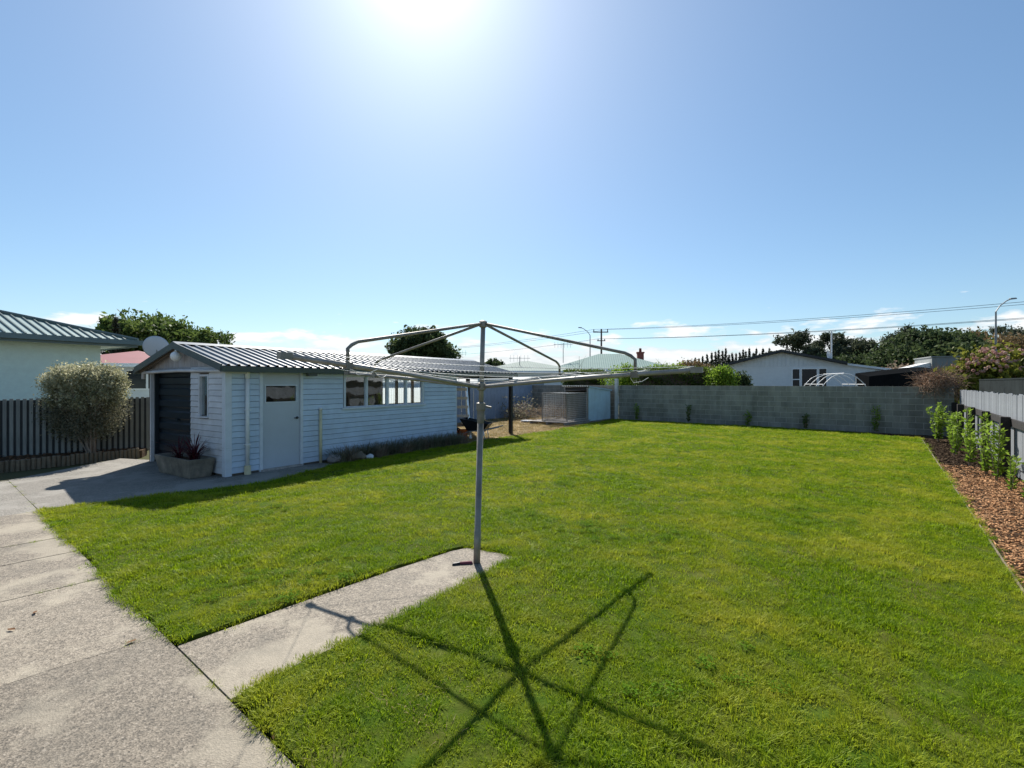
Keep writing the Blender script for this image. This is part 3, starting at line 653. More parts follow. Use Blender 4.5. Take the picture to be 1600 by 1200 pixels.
# side door
for x0, x1 in ((.60,.66),(1.46,1.52)): bevel(MB().box(x0,x1,-.05,.06,0,2.0).build('door_jamb', M['trim'], shed), .004)
bevel(MB().box(.58,1.54,-.055,.06,1.955,2.01).build('door_head', M['trim'], shed), .004)
dr = MB().box(.665,.735,-.01,.03,.04,1.95).box(1.385,1.455,-.01,.03,.04,1.95).box(.735,1.385,-.01,.03,.04,1.34).box(.735,1.385,-.01,.03,1.66,1.95).build('door', M['door'], shed)
MB().box(.735,1.385,.006,.010,1.34,1.66).build('pane', M['glass'], dr)
bd = MB()
for a, b, c_, d in ((.715,.737,1.32,1.68),(1.383,1.405,1.32,1.68),(.737,1.383,1.32,1.342),(.737,1.383,1.658,1.68)): bd.box(a,b,-.018,-.0105,c_,d)
bd.build('glazing_bead', M['trim'], dr)
hd = MB().lathe([(0,0),(.026,0),(.026,.008),(0,.008)], seg=12); me_h = MB().tube([(1.40,-.011,1.0),(1.40,-.06,1.0),(1.31,-.062,1.0)], .010, 8).tube([(1.40,-.010,1.0),(1.40,-.02,1.0)], .027, 12)
me_h.build('handle', M['bronze'], dr, True)
MB().box(.62,1.50,-.07,.02,0,.038).build('threshold', M['wood'], shed)
# four-light window
win = MB()
for x0 in (2.54, 3.17, 3.82, 4.45, 5.06): win.box(x0,x0+.05,-.04,.05,1.16,1.87)
win.box(2.54,5.11,-.045,.05,1.87,1.91)
wf = win.build('window', M['trim'], shed); bevel(wf, .003)
bevel(MB().box(2.49,5.16,-.075,.05,1.115,1.158).build('sill', M['trim'], wf), .004)
for x0, x1 in ((2.59,3.17),(3.22,3.82),(3.87,4.45),(4.50,5.06)):
    p = MB().box(x0,x1,.004,.008,1.16,1.87).build('pane', M['glass'], wf)
    sm = MB().box(x0+.001,x0+.022,-.012,.003,1.161,1.869).box(x1-.022,x1-.001,-.012,.003,1.161,1.869).box(x0+.022,x1-.022,-.012,.003,1.161,1.18).box(x0+.022,x1-.022,-.012,.003,1.85,1.869)
    sm.build('sash', M['trim'], wf)
bevel(MB().box(2.45,5.2,-.062,-.005,1.915,1.945).build('head_flashing', M['trim'], wf), .003)
# front window
fwn = MB().box(-.045,.05,.585,.625,1.08,1.88).box(-.045,.05,.925,.965,1.08,1.88).box(-.045,.05,.625,.925,1.84,1.88).build('window', M['boardf'], shed); bevel(fwn, .003)
bevel(MB().box(-.08,.05,.565,.985,1.05,1.08).build('sill', M['boardf'], fwn), .003)
MB().box(.004,.008,.625,.925,1.08,1.84).build('pane', M['glass'], fwn)
M['curtain'] = mat('brown_curtain', (.14,.06,.03), .9, .25, 5, stretch=(6,6,.4))
cu = MB()
for i in range(16): cu.add([(.1+.012*math.sin(i*1.9),.6+i*.0225,1.0),(.1+.012*math.sin((i+1)*1.9),.6+(i+1)*.0225,1.0),(.1+.012*math.sin((i+1)*1.9),.6+(i+1)*.0225,1.9),(.1+.012*math.sin(i*1.9),.6+i*.0225,1.9)],[(0,1,2,3)])
cu.build('curtain', M['curtain'], fwn)
# roller door with horizontal corrugation
rd = MB(); n_ = 64
for i in range(n_):
    z0, z1 = 1.93*i/n_+.01, 1.93*(i+1)/n_+.01; a, b = .018*(1 if (i%8) in (0,1,2,3,4) else -.6), .018*(1 if ((i+1)%8) in (0,1,2,3,4) else -.6)
    rd.add([(.14-a,1.30,z0),(.14-a,3.2,z0),(.14-b,3.2,z1),(.14-b,1.30,z1)], [(3,2,1,0)])
rdo = rd.build('roller_door', M['rdoor'], shed)
bevel(MB().box(.085,.125,1.34,3.17,.012,.07).build('bottom_rail', M['rdoor'], rdo), .004)
MB().box(.045,.125,3.12,3.165,.0,1.95).build('door_track', M['rdoor'], rdo); MB().box(.045,.125,1.35,1.375,0,1.95).build('door_track', M['rdoor'], rdo)
MB().box(.09,.19,2.18,2.28,.93,.97).build('handle', M['rdoor'], rdo)
bevel(MB().box(-.015,.12,1.315,1.345,0,1.99).build('door_jamb', M['rdoor'], shed), .003)
bevel(MB().box(-.02,.12,3.17,3.21,0,1.99).build('door_jamb', M['boardf'], shed), .003)
bevel(MB().box(-.025,.1,-.03,3.33,1.99,2.02).build('lintel', M['gable'], shed), .003)
# gable of vertical boards
ym = SW/2
nb = 12
for i in range(nb):
    y0 = -.02 + (SW+.04)*i/nb + .004; y1 = -.02 + (SW+.04)*(i+1)/nb - .004
    zt = lambda y: 2.045 + (RZZ-.04-2.045)*(1-abs(y-ym)/(ym+.05))
    pts = [(y0,2.02),(y1,2.02),(y1,zt(y1))] + ([(ym,zt(ym))] if y0 < ym < y1 else []) + [(y0,zt(y0))]
    MB().hexa([(.0,y,z) for y,z in pts], [(.03,y,z) for y,z in pts]).build('gable_board', M['gable'], shed)
# roof: ribbed sheets, both slopes
OV, SO = .20, .18
def roof_sheet(width, right):
    prof = []; step = .17; k = round(width/step)
    for i in range(k):
        b = i*width/k; w = width/k
        prof += [(b,0),(b+w*.62,0),(b+w*.70,.032),(b+w*.92,.032)]
    prof.append((width,0)); mb = MB()
    s0 = -SO if right else SW+SO
    for x, h in prof: mb.v += [(x, s0, EZ+h), (x, ym, RZZ+h)]
    for i in range(len(prof)-1):
        a = 2*i; mb.f.append((a,a+2,a+3,a+1) if right else (a,a+1,a+3,a+2))
    return mb.mesh('roof_sheet')
ns = 13; sw_ = (RL+OV)/ns
for right in (True, False):
    me = roof_sheet(sw_, right)
    for i in range(ns):
        o = link('roof_sheet', me, M['roofdk'], shed); o.location = (-OV+i*sw_, 0, .002*(i%2))
rc = MB().hexa([(-OV-.01,ym-.16,RZZ-.004),(-OV-.01,ym,RZZ+.05),(-OV-.01,ym+.16,RZZ-.004),(-OV-.01,ym,RZZ+.02)], [(RL+.01,ym-.16,RZZ-.004),(RL+.01,ym,RZZ+.05),(RL+.01,ym+.16,RZZ-.004),(RL+.01,ym,RZZ+.02)])
rc.build('ridge_cap', M['roofdk'], shed)
for x0 in (-OV-.012, RL-.02):
    for s0 in (-SO-.03, SW+SO+.03):
        a = (x0+.015, s0, EZ-.035); b = (x0+.015, ym, RZZ-.028)
        MB().bar(a, b, .03, .125).build('barge_board', M['fascia'], shed)
gut = MB()
for (yy, sgn) in ((-SO, -1),(SW+SO, 1)):
    pr = [(yy, EZ-.01),(yy, EZ-.10),(yy+sgn*.02, EZ-.115),(yy+sgn*.09, EZ-.115),(yy+sgn*.105,EZ-.02),(yy+sgn*.095,EZ-.02),(yy+sgn*.083,EZ-.105),(yy+sgn*.02,EZ-.105),(yy+sgn*.01,EZ-.01)]
    MB().hexa([(-OV-.01,y,z) for y,z in pr], [(RL,y,z) for y,z in pr]).build('gutter', M['fascia'], shed)
for i in range(17):
    x = -OV+.1+i*.57
    MB().bar((x,-SO+.02,EZ-.05),(x,ym,RZZ-.045),.045,.085).build('rafter', M['inside'], shed)
    MB().bar((x,SW+SO-.02,EZ-.05),(x,ym,RZZ-.045),.045,.085).build('rafter', M['inside'], shed)
MB().box(SL,RL-.05,-.03,.06,1.86,1.98).build('carport_beam', M['black'], shed)
MB().box(SL,RL-.05,SW-.06,SW+.03,1.86,1.98).build('carport_beam', M['black'], shed)
MB().box(9.15,9.25,.06,SW-.06,1.86,1.98).build('carport_beam', M['black'], shed)
for (t_, s_) in ((9.2,-.12),(9.2,1.72),(9.2,SW)):
    bevel(MB().box(t_-.055,t_+.055,s_-.055,s_+.055,-.05,1.99 if s_ != 1.72 else 2.4).build('carport_post', M['black'], shed), .006)
# plumbing and lamp
pp = MB().tube([(-.07,3.42,1.80),(-.07,3.42,1.93),(-.075,3.30,1.945),(-.075,1.7,1.965),(-.075,.05,1.94),(-.07,-.04,1.937),(-.02,-.085,1.932),(.28,-.085,1.92),(.34,-.085,1.90)], .034, 10)
pp.build('overflow_pipe', M['boardf'], shed, True)
dp = MB().tube([(.34,-.085,1.99),(.34,-.085,.13)], .036, 10).build('downpipe', M['pvc'], shed, True)
MB().tube([(.34,-.085,1.80),(.34,-.085,2.02)], .043, 10).build('pipe_collar', M['pvc'], dp, True)
MB().tube([(.34,-.085,0),(.34,-.085,.16),(.34,-.085,.17)], [.062,.058,.05], 8).build('pipe_foot', M['pvcy'], dp)
for z in (.55,1.2): MB().box(.295,.385,-.125,-.03,z,z+.018).build('pipe_clip', M['pvc'], dp)
sp = MB().tube([(1.92,-.065,0),(1.92,-.065,1.16)], .032, 10).build('vent_pipe', M['pvcy'], shed, True)
MB().tube([(1.92,-.065,1.14),(1.92,-.065,1.19)], .036, 10).build('pipe_cap', M['pvc'], sp, True)
lm = MB(); pr = [(.002,-.10)] + [(.10*math.sin(a), -.10*math.cos(a)) for a in [x*math.pi/10 for x in range(1,10)]] + [(.05,.098)]
lm.lathe(pr, (-.17,ym-.05,2.24), 18); lo = lm.build('globe_lamp', M['lampw'], shed, True)
MB().tube([(-.17,ym-.05,2.33),(-.17,ym-.05,2.38),(.0,ym-.05,2.40)], .03, 8).build('lamp_bracket', M['pvc'], lo)
MB().box(1.55,1.75,-.20,-.10,1.86,1.915).build('gutter_outlet', M['fascia'], shed)

dish = thing('satellite_dish', 'pale round satellite dish on the garage roof beyond the gable', 'satellite dish', sh(.15,3.33,2.06), 0)
mb = MB(); pr = [(.255*k/7, .05*(k/7)**2) for k in range(8)]
mb.lathe([(max(r,.002),z) for r,z in pr] + [(r*.985+.001,z+.006) for r,z in pr[::-1]], seg=28)
dface = mb.build('reflector', M['dish'], dish, True); dn = Vector((-.35,.85,.30)); dface.rotation_euler = dn.to_track_quat('Z','Y').to_euler(); dface.location = (0,-.03,.44)
MB().tube([(0,.02,-.03),(0,.02,.3),(0,.0,.44)], .018, 8).build('mast', M['lampgrey'], dish)
MB().tube([(-.01,.0,.22),(-.12,.28,.36)], .009, 6).box(-.15,-.09,.25,.31,.34,.40).build('feed_arm', M['lampgrey'], dish)

# ================================================================== ROTARY CLOTHESLINE
cl_ = thing('rotary_clothesline', 'old metal rotary clothesline on a tall pole in the lawn', 'clothesline', (-.336,4.70,0.004), 0)
ln_ = Vector((.061,0,2.29)); top = ln_
def pole_at(z): return Vector((.061*z/2.29, 0, z))
MB().tube([pole_at(-.03), pole_at(.30), pole_at(.302), pole_at(1.36)], [.033,.033,.030,.030], 14).build('pole', M['galvold'], cl_, True)
MB().tube([pole_at(1.33), pole_at(1.36), pole_at(1.42), pole_at(1.45), pole_at(1.46), pole_at(1.52), pole_at(1.53)], [.031,.036,.036,.038,.045,.045,.026], 14).build('winder_collar', M['galvold'], cl_)
MB().tube([pole_at(1.50), pole_at(2.27)], .0225, 14).build('upper_pole', M['galv'], cl_, True)
MB().tube([pole_at(2.24), pole_at(2.25), pole_at(2.30), pole_at(2.31)], [.024,.038,.038,.02], 14).build('top_cap', M['galvold'], cl_)
MB().tube([pole_at(1.64), pole_at(1.65), pole_at(1.71), pole_at(1.72)], [.024,.042,.042,.024], 14).build('arm_hub', M['galvold'], cl_)
MB().tube([pole_at(1.49)+Vector((.05,0,0)), pole_at(1.49)+Vector((.10,-.02,-.01))], .01, 8).build('winder_boss', M['galvold'], cl_)
AL = 1.98
dirs = [Vector((.574,.819,0)), Vector((-.832,.555,0)), Vector((.838,-.545,0)), Vector((-.575,-.818,0))]
tipz = [1.83, 1.83, 1.81, 1.885]
hubp = pole_at(1.68)
tips = []
for d, tz in zip(dirs, tipz):
    a = hubp + d*.04; tip = hubp + d*AL; tip.z = tz; tips.append(tip)
    arm = MB().tube([a, a.lerp(tip,.5)+Vector((0,0,.008)), tip], .0185, 10).build('arm', M['galv'], cl_, True)
    MB().bar(tip - d*.05, tip + d*.03, .044, .042).build('end_bracket', M['galvold'], arm)
    p = hubp.lerp(tip, .76)
    MB().bar(p-d*.03, p+d*.025, .046, .046).build('clamp', M['galvold'], arm)
    f = Vector((p.x, p.y, p.z+.02)); e = f + Vector((0,0,.10)); tp = pole_at(2.275) + d*.035
    bend = e + Vector((0,0,.03)) - d*.035; b2 = e + Vector((0,0,.055)) - d*.085; sdir = (tp-b2)
    MB().tube([f, e, bend, b2, b2 + sdir*.08, b2+sdir*.5, tp], .0132, 10).build('stay', M['galvold'], cl_, True)
order = [0,2,3,1]
for fr in (.50,.66,.82,.985):
    for i in range(4):
        p0 = hubp.lerp(tips[order[i]], fr) + Vector((0,0,.028)); p1 = hubp.lerp(tips[order[(i+1)%4]], fr) + Vector((0,0,.028))
        sag = random.uniform(.015,.06); n = 10
        pts = [p0.lerp(p1, k/n) - Vector((0,0,sag*4*(k/n)*(1-k/n))) for k in range(n+1)]
        MB().tube(pts, .0022, 5, False).build('line', M['wire'], cl_, True)
for tpk in (3, 2):   # loose ends tied off
    d = dirs[tpk]; p = hubp.lerp(tips[tpk], .74)
    MB().tube([p+Vector((0,0,-.02)), p+Vector((.03,.02,-.06)), p+Vector((.10,.03,-.05)), p+Vector((.16,.06,-.02))], .0025, 5, False).build('loose_line', M['wire'], cl_, True)
# small strap lying by the pole
gs = thing('dog_lead', 'small dark red strap with a black clip lying by the clothesline pole', 'strap', (-.45,4.66,.006), .2); gs.scale = (.75,.75,.75)
M['redstrap'] = mat('dark_pink_strap', (.14,.03,.05), .8, .3, 20)
bevel(MB().hexa([(-.06,-.02,0),(.11,-.03,0),(.11,.025,0),(-.06,.03,0)], [(-.05,-.012,.03),(.09,-.02,.035),(.09,.018,.03),(-.05,.02,.028)]).build('strap', M['redstrap'], gs), .008)
bevel(MB().hexa([(-.16,-.03,0),(-.05,-.02,0),(-.05,.025,0),(-.15,.012,0)], [(-.15,-.02,.026),(-.055,-.012,.03),(-.055,.018,.03),(-.14,.008,.022)]).build('clip', M['black'], gs), .006)

# ================================================================== THINGS BY THE SHED
tr = thing('planter_trough', 'old concrete trough planter in front of the garage front wall', 'planter', sh(-.52,.27), RZ_S)
def trough(mb, wx, ly, h, th, tp):
    bo = [(tp,tp,0),(wx-tp,tp,0),(wx-tp,ly-tp*2.6,0),(tp,ly-tp*2.6,0)]; to = [(0,0,h),(wx,0,h),(wx,ly,h),(0,ly,h)]
    ti = [(th,th,h),(wx-th,th,h),(wx-th,ly-th,h),(th,ly-th,h)]; bi = [(th+tp,th+tp,h-.07),(wx-th-tp,th+tp,h-.07),(wx-th-tp,ly-th-tp,h-.07),(th+tp,ly-th-tp,h-.07)]
    mb.add(bo+to+ti+bi, [(3,2,1,0)] + [(i,(i+1)%4,4+(i+1)%4,4+i) for i in range(4)] + [(4+i,4+(i+1)%4,8+(i+1)%4,8+i) for i in range(4)] + [(8+i,8+(i+1)%4,12+(i+1)%4,12+i) for i in range(4)])
    return mb
bevel(trough(MB(), .46, 1.42, .34, .045, .05).build('trough', M['trough'], tr), .008)
MB().box(.09,.37,.10,1.27,.24,.285).build('potting_soil', M['soil'], tr)
for (yy, n, h, nm) in ((.30,90,.62,'dark red strappy flax plant filling the end of the concrete trough'),(.92,34,.5,'sparser dark red flax plant at the far end of the concrete trough')):
    fx = thing('flax_plant', nm, 'plant', sh(-.52+.23,.27+yy,.28))
    blades('foliage', L['flax'], fx, n, h, 1.9, .010, .09, 5)
# bed along the wall
for i in range(17):
    t_ = 2.25 + i*.255 + random.uniform(-.06,.06); s_ = -.28 - random.uniform(-.05,.16)
    kind_ = i % 3
    tf = thing('border_tuft', ('grey green grassy clump in the bed along the weatherboard wall', 'dry brown seed-head clump in the bed along the weatherboard wall', 'grey green grassy clump in the bed along the weatherboard wall')[kind_], 'plant', sh(t_, s_), 0, ('green clumps along the shed','dry clumps along the shed','green clumps along the shed')[kind_])
    blades('foliage', (L['tuft'],L['seedhead'],L['tuft'])[kind_], tf, 210, (.46,.42,.42)[kind_]*random.uniform(.8,1.15), 1.3, .007, .2, 3)
def rock(name, label, loc, r, m, group=None):
    bm = bmesh.new(); bmesh.ops.create_icosphere(bm, subdivisions=2, radius=1)
    for v in bm.verts:
        k = 1 + .25*math.sin(v.co.x*3.1+r*50)*math.cos(v.co.y*2.7+r*31) + random.uniform(-.1,.1); v.co.z *= .72; v.co.x *= 1.15
        v.co = Vector((v.co.x*r[0]*k, v.co.y*r[1]*k, v.co.z*r[2]*k)) if not isinstance(r, float) else v.co*r*k
    me = bpy.data.meshes.new(name); bm.to_mesh(me); bm.free(); o = link(name, me, m); o.location = loc
    return tag(o, label, 'rock', group)
rock('garden_rock', 'smooth grey rock at the end of the bed beside the vent pipe', sh(2.08,-.33,.09), .13, M['rock'])
rock('garden_rock', 'large brownish rock lying at the lawn edge of the shed bed', sh(2.55,-.52,.09), .15, M['log'])
rock('garden_rock', 'white stone among the clumps at the lawn edge of the shed bed', sh(2.80,-.60,.06), .085, M['rockw'])
# tools under the carport
ld = thing('step_ladder', 'aluminium step ladder with tan treads standing under the carport', 'ladder', sh(7.25,.42), R(15))
for s_ in (-1,1):
    MB().bar((s_*.25,-.22,0),(s_*.16,.04,1.66),.028,.06).build('stile', M['alu'], ld)
    MB().bar((s_*.24,.42,0),(s_*.16,.10,1.62),.02,.035).build('rear_leg', M['alu'], ld)
for k in range(6):
    f = (k+.6)/6.1; w = .25-.09*f; y = -.22+.26*f
    bevel(MB().box(-w,w,y-.05,y+.05,1.66*f-.05,1.66*f+.03).build('tread', M['step'], ld), .003)
bevel(MB().box(-.19,.19,-.04,.15,1.64,1.675).build('top_cap', M['step'], ld), .004)
bk = thing('bucket', 'orange plastic bucket beside the end of the weatherboard wall', 'bucket', sh(6.92,.08), 0)
MB().lathe([(.002,0),(.105,0),(.14,.30),(.150,.30),(.150,.315),(.132,.315),(.1,.012),(.002,.012)], seg=20).build('pail', M['orange'], bk, True)
MB().tube([(-.145,0,.29),(-.10,-.10,.23),(0,-.15,.19),(.10,-.10,.23),(.145,0,.29)], .004, 5).build('handle', M['alu'], bk)
wb = thing('wheelbarrow', 'black wheelbarrow parked beneath the step ladder', 'wheelbarrow', sh(7.15,-.22), R(-12))
bt = [(-.22,-.20,.30),(.26,-.18,.24),(.26,.18,.24),(-.22,.20,.30)]; tp = [(-.42,-.32,.66),(.46,-.30,.50),(.46,.30,.50),(-.42,.32,.66)]
tray = MB(); tray.add(bt+tp+[(x*.97,y*.96,z) for x,y,z in tp]+[(x*.96,y*.95,z+.012) for x,y,z in bt], [(3,2,1,0)]+[(i,(i+1)%4,4+(i+1)%4,4+i) for i in range(4)]+[(4+i,4+(i+1)%4,8+(i+1)%4,8+i) for i in range(4)]+[(8+i,8+(i+1)%4,12+(i+1)%4,12+i) for i in range(4)]+[(12,13,14,15)])
tray.build('tray', M['barrow'], wb)
for s_ in (-1,1):
    MB().tube([(-.62,s_*.08,.17),(-.1,s_*.19,.27),(.4,s_*.24,.33),(.78,s_*.27,.42)], .017, 8).build('handle', M['wood'], wb, True)
    MB().tube([(.10,s_*.2,.29),(.24,s_*.22,.0),(.34,s_*.22,.01),(.30,s_*.23,.31)], .013, 8).build('leg', M['alu'], wb, True)
wh = MB()
wh.lathe([(.10,-.035),(.17,-.04),(.185,0),(.17,.04),(.10,.035)], seg=18); wo_ = wh.build('wheel', M['black'], wb, True); wo_.rotation_euler = (R(90),0,0); wo_.location = (-.62,0,.185)
MB().lathe([(.002,-.03),(.10,-.03),(.10,.03),(.002,.03)], seg=14).build('rim', M['orange'], wo_)

# ================================================================== BACK: CORRUGATED FENCE, WALL, KENNEL
CF = wl_(-5.04,0)
fd = (CF - Vector((-5.0,17.0,0))); fl = fd.length; fr_ = math.atan2(fd.y, fd.x)
cfn = thing('corrugated_fence', 'blue grey corrugated iron boundary fence behind the carport', 'fence', (-5.0,17.0,0), fr_)
def corr_mesh(name, w, z0, z1, pitch, amp):
    mb = MB(); k = max(2, int(w/pitch*6))
    for i in range(k+1):
        x = w*i/k; y = amp*math.sin(2*math.pi*x/pitch); mb.v += [(x,y,z0),(x,y,z1)]
    for i in range(k): mb.f.append((2*i,2*i+2,2*i+3,2*i+1))
    return mb.mesh(name, True)
nsh = 13; w_ = fl/nsh; me = corr_mesh('fence_sheet', w_, -.03, 1.70, .12, .014)
for i in range(nsh): o = link('fence_sheet', me, M['bluefence'], cfn); o.location = (i*w_, 0, random.uniform(-.02,.02))
for z in (.4, 1.4): MB().box(0,fl,.018,.075,z,z+.06).build('rail', M['wood'], cfn)

def blockwall(name, label, origin, length, courses, extra=0):
    w = thing(name, label, 'wall', origin, math.atan2(WD.y, WD.x))
    MB().box(0.004,length-.004,.006,.144,-.05,courses*.2-.006).build('mortar_core', M['mortar'], w)
    cache = {}
    for c in range(courses):
        x = 0 if c % 2 == 0 else -.2
        while x < length - .03:
            a, b = max(0, x), min(length, x+.4); ln = round(b-a-.010, 3)
            if ln > .05:
                if ln not in cache: cache[ln] = MB().box(0,ln,0,.15,0,.190).mesh('concrete_block')
                o = link('concrete_block', cache[ln], M['block'], w); o.location = (a+.005, random.uniform(-.0015,.0015), c*.2+.005)
            x += .4
    return w
blockwall('block_wall', 'long grey concrete block wall across the end of the lawn', wl_(.06,0), 11.75, 8)
blockwall('block_wall', 'shaded stretch of concrete block wall behind the wire kennel run', wl_(-5.1,0), 5.04, 8)
wp = thing('concrete_post', 'pale concrete post standing where kennel and block wall meet', 'post', wl_(.0,-.10), math.atan2(WD.y, WD.x))
bevel(MB().box(-.07,.07,-.07,.07,-.1,1.88).build('post_shaft', M['whitepost'], wp), .01)
MB().hexa([(-.075,-.075,1.88),(.075,-.075,1.88),(.075,.075,1.88),(-.075,.075,1.88)],[(-.05,-.05,1.91),(.05,-.05,1.91),(.05,.05,1.91),(-.05,.05,1.91)]).build('post_cap', M['whitepost'], wp)

HU = Vector((.6,.8,0)); HV = Vector((-.77,.64,0)).normalized()
K0 = Vector((3.3,21.35,0)); RZK = math.atan2(.8,.6)
ht = thing('dog_kennel', 'kennel hutch with pale blue corrugated side and rippled roof edge', 'kennel', K0, RZK)   # local x along U, y to the left
me = corr_mesh('side_sheet', 2.15, .04, 1.0, .15, .012)
sd = MB(); k = 90
for i in range(k+1):
    x = 2.15*i/k; y = .010*math.sin(2*math.pi*x/.13); sd.v += [(x,y-.012,.05),(x,y-.012,1.52-.17*x/2.15)]
for i in range(k): sd.f.append((2*i,2*i+2,2*i+3,2*i+1))
sd.build('side_sheet', M['hutch'], ht, True)
MB().box(0,2.15,1.17,1.19,.05,1.36).build('far_side', M['inside'], ht)
MB().box(2.13,2.15,.02,1.17,.05,1.34).build('back_panel', M['inside'], ht)
MB().box(0,2.15,0.01,1.19,.0,.06).build('floor', M['wood'], ht)
for y0 in (0.0,1.13): MB().box(-.03,.03,y0,y0+.06,0,1.52).build('corner_post', M['wood'], ht)
MB().box(-.028,.02,.06,1.13,1.40,1.50).build('front_rail', M['darkpost'], ht)
rs = MB(); k = 72
for i in range(k+1):
    y = -.08+1.36*i/k; z = .018*math.sin(2*math.pi*y/.11); rs.v += [(-.12,y,1.575+z),(2.25,y,1.385+z)]
for i in range(k): rs.f.append((2*i,2*i+1,2*i+3,2*i+2))
rs.build('roof_sheet', M['roofpale'], ht, True)
MB().bar((0,-.06,1.545),(2.2,-.06,1.372),.03,.05).build('roof_edge', M['hutch'], ht)

cg = thing('wire_dog_run', 'weld mesh wire dog run attached to the kennel', 'cage', K0 - HU*1.80 + Vector((0,0,.14)), RZK)
CL_, CW_, CH_ = 1.74, 1.19, 1.14
frm = MB()
for x in (.0, CL_):
    for y in (0, CW_): MB().box(x-.018,x+.018,y-.018,y+.018,0,CH_).build('frame_post', M['galv'], cg)
for z in (.02, CH_):
    for y in (0, CW_): MB().box(.018,CL_-.018,y-.016,y+.016,z-.016,z+.016).build('frame_rail', M['galv'], cg)
    for x in (0, CL_): MB().box(x-.016,x+.016,.018,CW_-.018,z-.016,z+.016).build('frame_rail', M['galv'], cg)
def mesh_panel(fn, a1, b1, sa, sb):
    mb = MB(); na, nb_ = int(a1/sa), int(b1/sb)
    for i in range(1, na): mb.bar(fn(a1*i/na,0), fn(a1*i/na,b1), .008, .008)
    for j in range(1, nb_): mb.bar(fn(0,b1*j/nb_), fn(a1,b1*j/nb_), .009, .009)
    return mb
mesh_panel(lambda a,b: (a,0,b), CL_, CH_, .10, .075).build('mesh_panel', M['meshwire'], cg)
mesh_panel(lambda a,b: (a,CW_,b), CL_, CH_, .10, .075).build('mesh_panel', M['meshwire'], cg)
mesh_panel(lambda a,b: (0,a,b), CW_, CH_, .10, .075).build('mesh_panel', M['meshwire'], cg)
mesh_panel(lambda a,b: (a,b,CH_), CL_, CW_, .10, .075).build('mesh_panel', M['meshwire'], cg)
pl = thing('timber_pallet', 'grey weathered timber pallet under the wire dog run', 'pallet', K0 - HU*1.95 - HV*.12, RZK)
for i in range(11): bevel(MB().box(-.1+i*.19,.0+i*.19+.03,-.02,1.85,.105,.127).build('slat', M['wood'], pl), .003)
for y in (.05,.9,1.72): MB().box(-.1,1.95,y,y+.07,.0,.104).build('bearer', M['wood'], pl)
def tangle(name, parent, n, c, ra, ln, r, m):
    mb = MB()
    for i in range(n):
        d = unit(1)[0]; p = Vector(c) + Vector(d*np.array(ra)*random.uniform(.2,1)**.6)
        dr_ = Vector(unit(1)[0]); dr2 = (dr_ + Vector(unit(1)[0])*.8).normalized()
        mb.tube([p, p+dr_*ln*.5, p+dr_*ln*.5+dr2*ln*.5*random.uniform(.6,1.2)], [r, r*.8, r*.3], 3, False)
    return mb.build(name, m, parent)
tg = thing('dry_weed_pile', 'pale dry weeds growing through and behind the wire dog run', 'weeds', K0 - HU*1.0 + HV*1.25)
tangle('stems', tg, 420, (0,.25,.38), (1.0,.75,.42), .38, .006, M['drystem'])
tg2 = thing('dry_weed_pile', 'grey dry weeds heaped against the corrugated fence', 'weeds', (-.05,23.2,0))
tangle('stems', tg2, 420, (0.45,.6,.3), (.8,1.5,.45), .4, .007, M['drystem'])
crown('leaves', L['tuft'], tg2, [((.4,.4,.4),(.7,1.3,.4))], .06, .4, 30, 30, .3)
fs_ = rock('flat_stone', 'flat pale stone on the dry grass before the corrugated fence', (.75,21.4,.06), .2, M['rockw']); fs_.scale = (1.5,1,.35)

# saplings along the wall
for i, (px, hh) in enumerate(((997,.85),(1078,.85),(1170,.80),(1260,.82),(1368,.95))):
    k = (px-800)/F; qx = (k*WL0.y - WL0.x)/(WD.x - k*WD.y)
    sapling(wl_(qx,-.17), hh, .2, 'slender young green sapling planted at the foot of the block wall', 'saplings along the block wall', .75, 'mid' if i % 2 else 'lightg')

# ================================================================== RIGHT: PALING FENCE AND BORDER
FO = 1.0
pf = thing('paling_fence', 'silver grey paling fence with dark posts along the bark border', 'fence', rf(-2.5,FO), math.atan2(RF.y, RF.x))   # local x to the wall, y towards the lawn
FL = 17.75
pw = MB().box(0,.142,-.010,.010,.06,1.50).mesh('paling'); k = 0; x = 0
pv = [pw] + [MB().hexa([(0,-.01,.06),(.142,-.01,.06),(.142,.01,.06),(0,.01,.06)],[(0,-.01,1.50+d1),(.142,-.01,1.50+d2),(.142,.01,1.50+d2),(0,.01,1.50+d1)]).mesh('paling') for d1, d2 in ((.012,-.004),(-.008,.01),(.018,.014))]
while x < FL-.15:
    o = link('paling', random.choice(pv), M['paling'], pf); o.location = (x, random.uniform(-.004,.004), random.uniform(-.02,.015)); o.rotation_euler = (0, random.gauss(0,.006), 0); x += .152
for z in (.25, .93): MB().box(0,FL-.1,.013,.063,z,z+.13).build('rail', M['darkpost'] if z > .5 else M['paling'], pf)
for sx in (1.3, 3.9, 6.6, 9.5, 11.7, 13.9, 16.1, 17.6): bevel(MB().box(sx-.085,sx+.085,.064,.20,-.1,1.10).build('fence_post', M['darkpost'], pf), .008)
nf = thing('board_fence', 'dark solid fence rising behind the silver palings', 'fence', rf(-2.5,FO+.55), math.atan2(RF.y, RF.x))
for i in range(9): MB().box(i*2.05+.01,(i+1)*2.05-.01,-.02,.02,-.1,1.79).build('fence_panel', M['dkfence'], nf)
for i in range(10): MB().box(i*2.05-.04,i*2.05+.04,-.10,-.022,-.1,1.77).build('fence_post', M['darkpost'], nf)
MB().box(0,18.4,-.03,.03,1.792,1.83).build('cap_rail', M['dkfence'], nf)
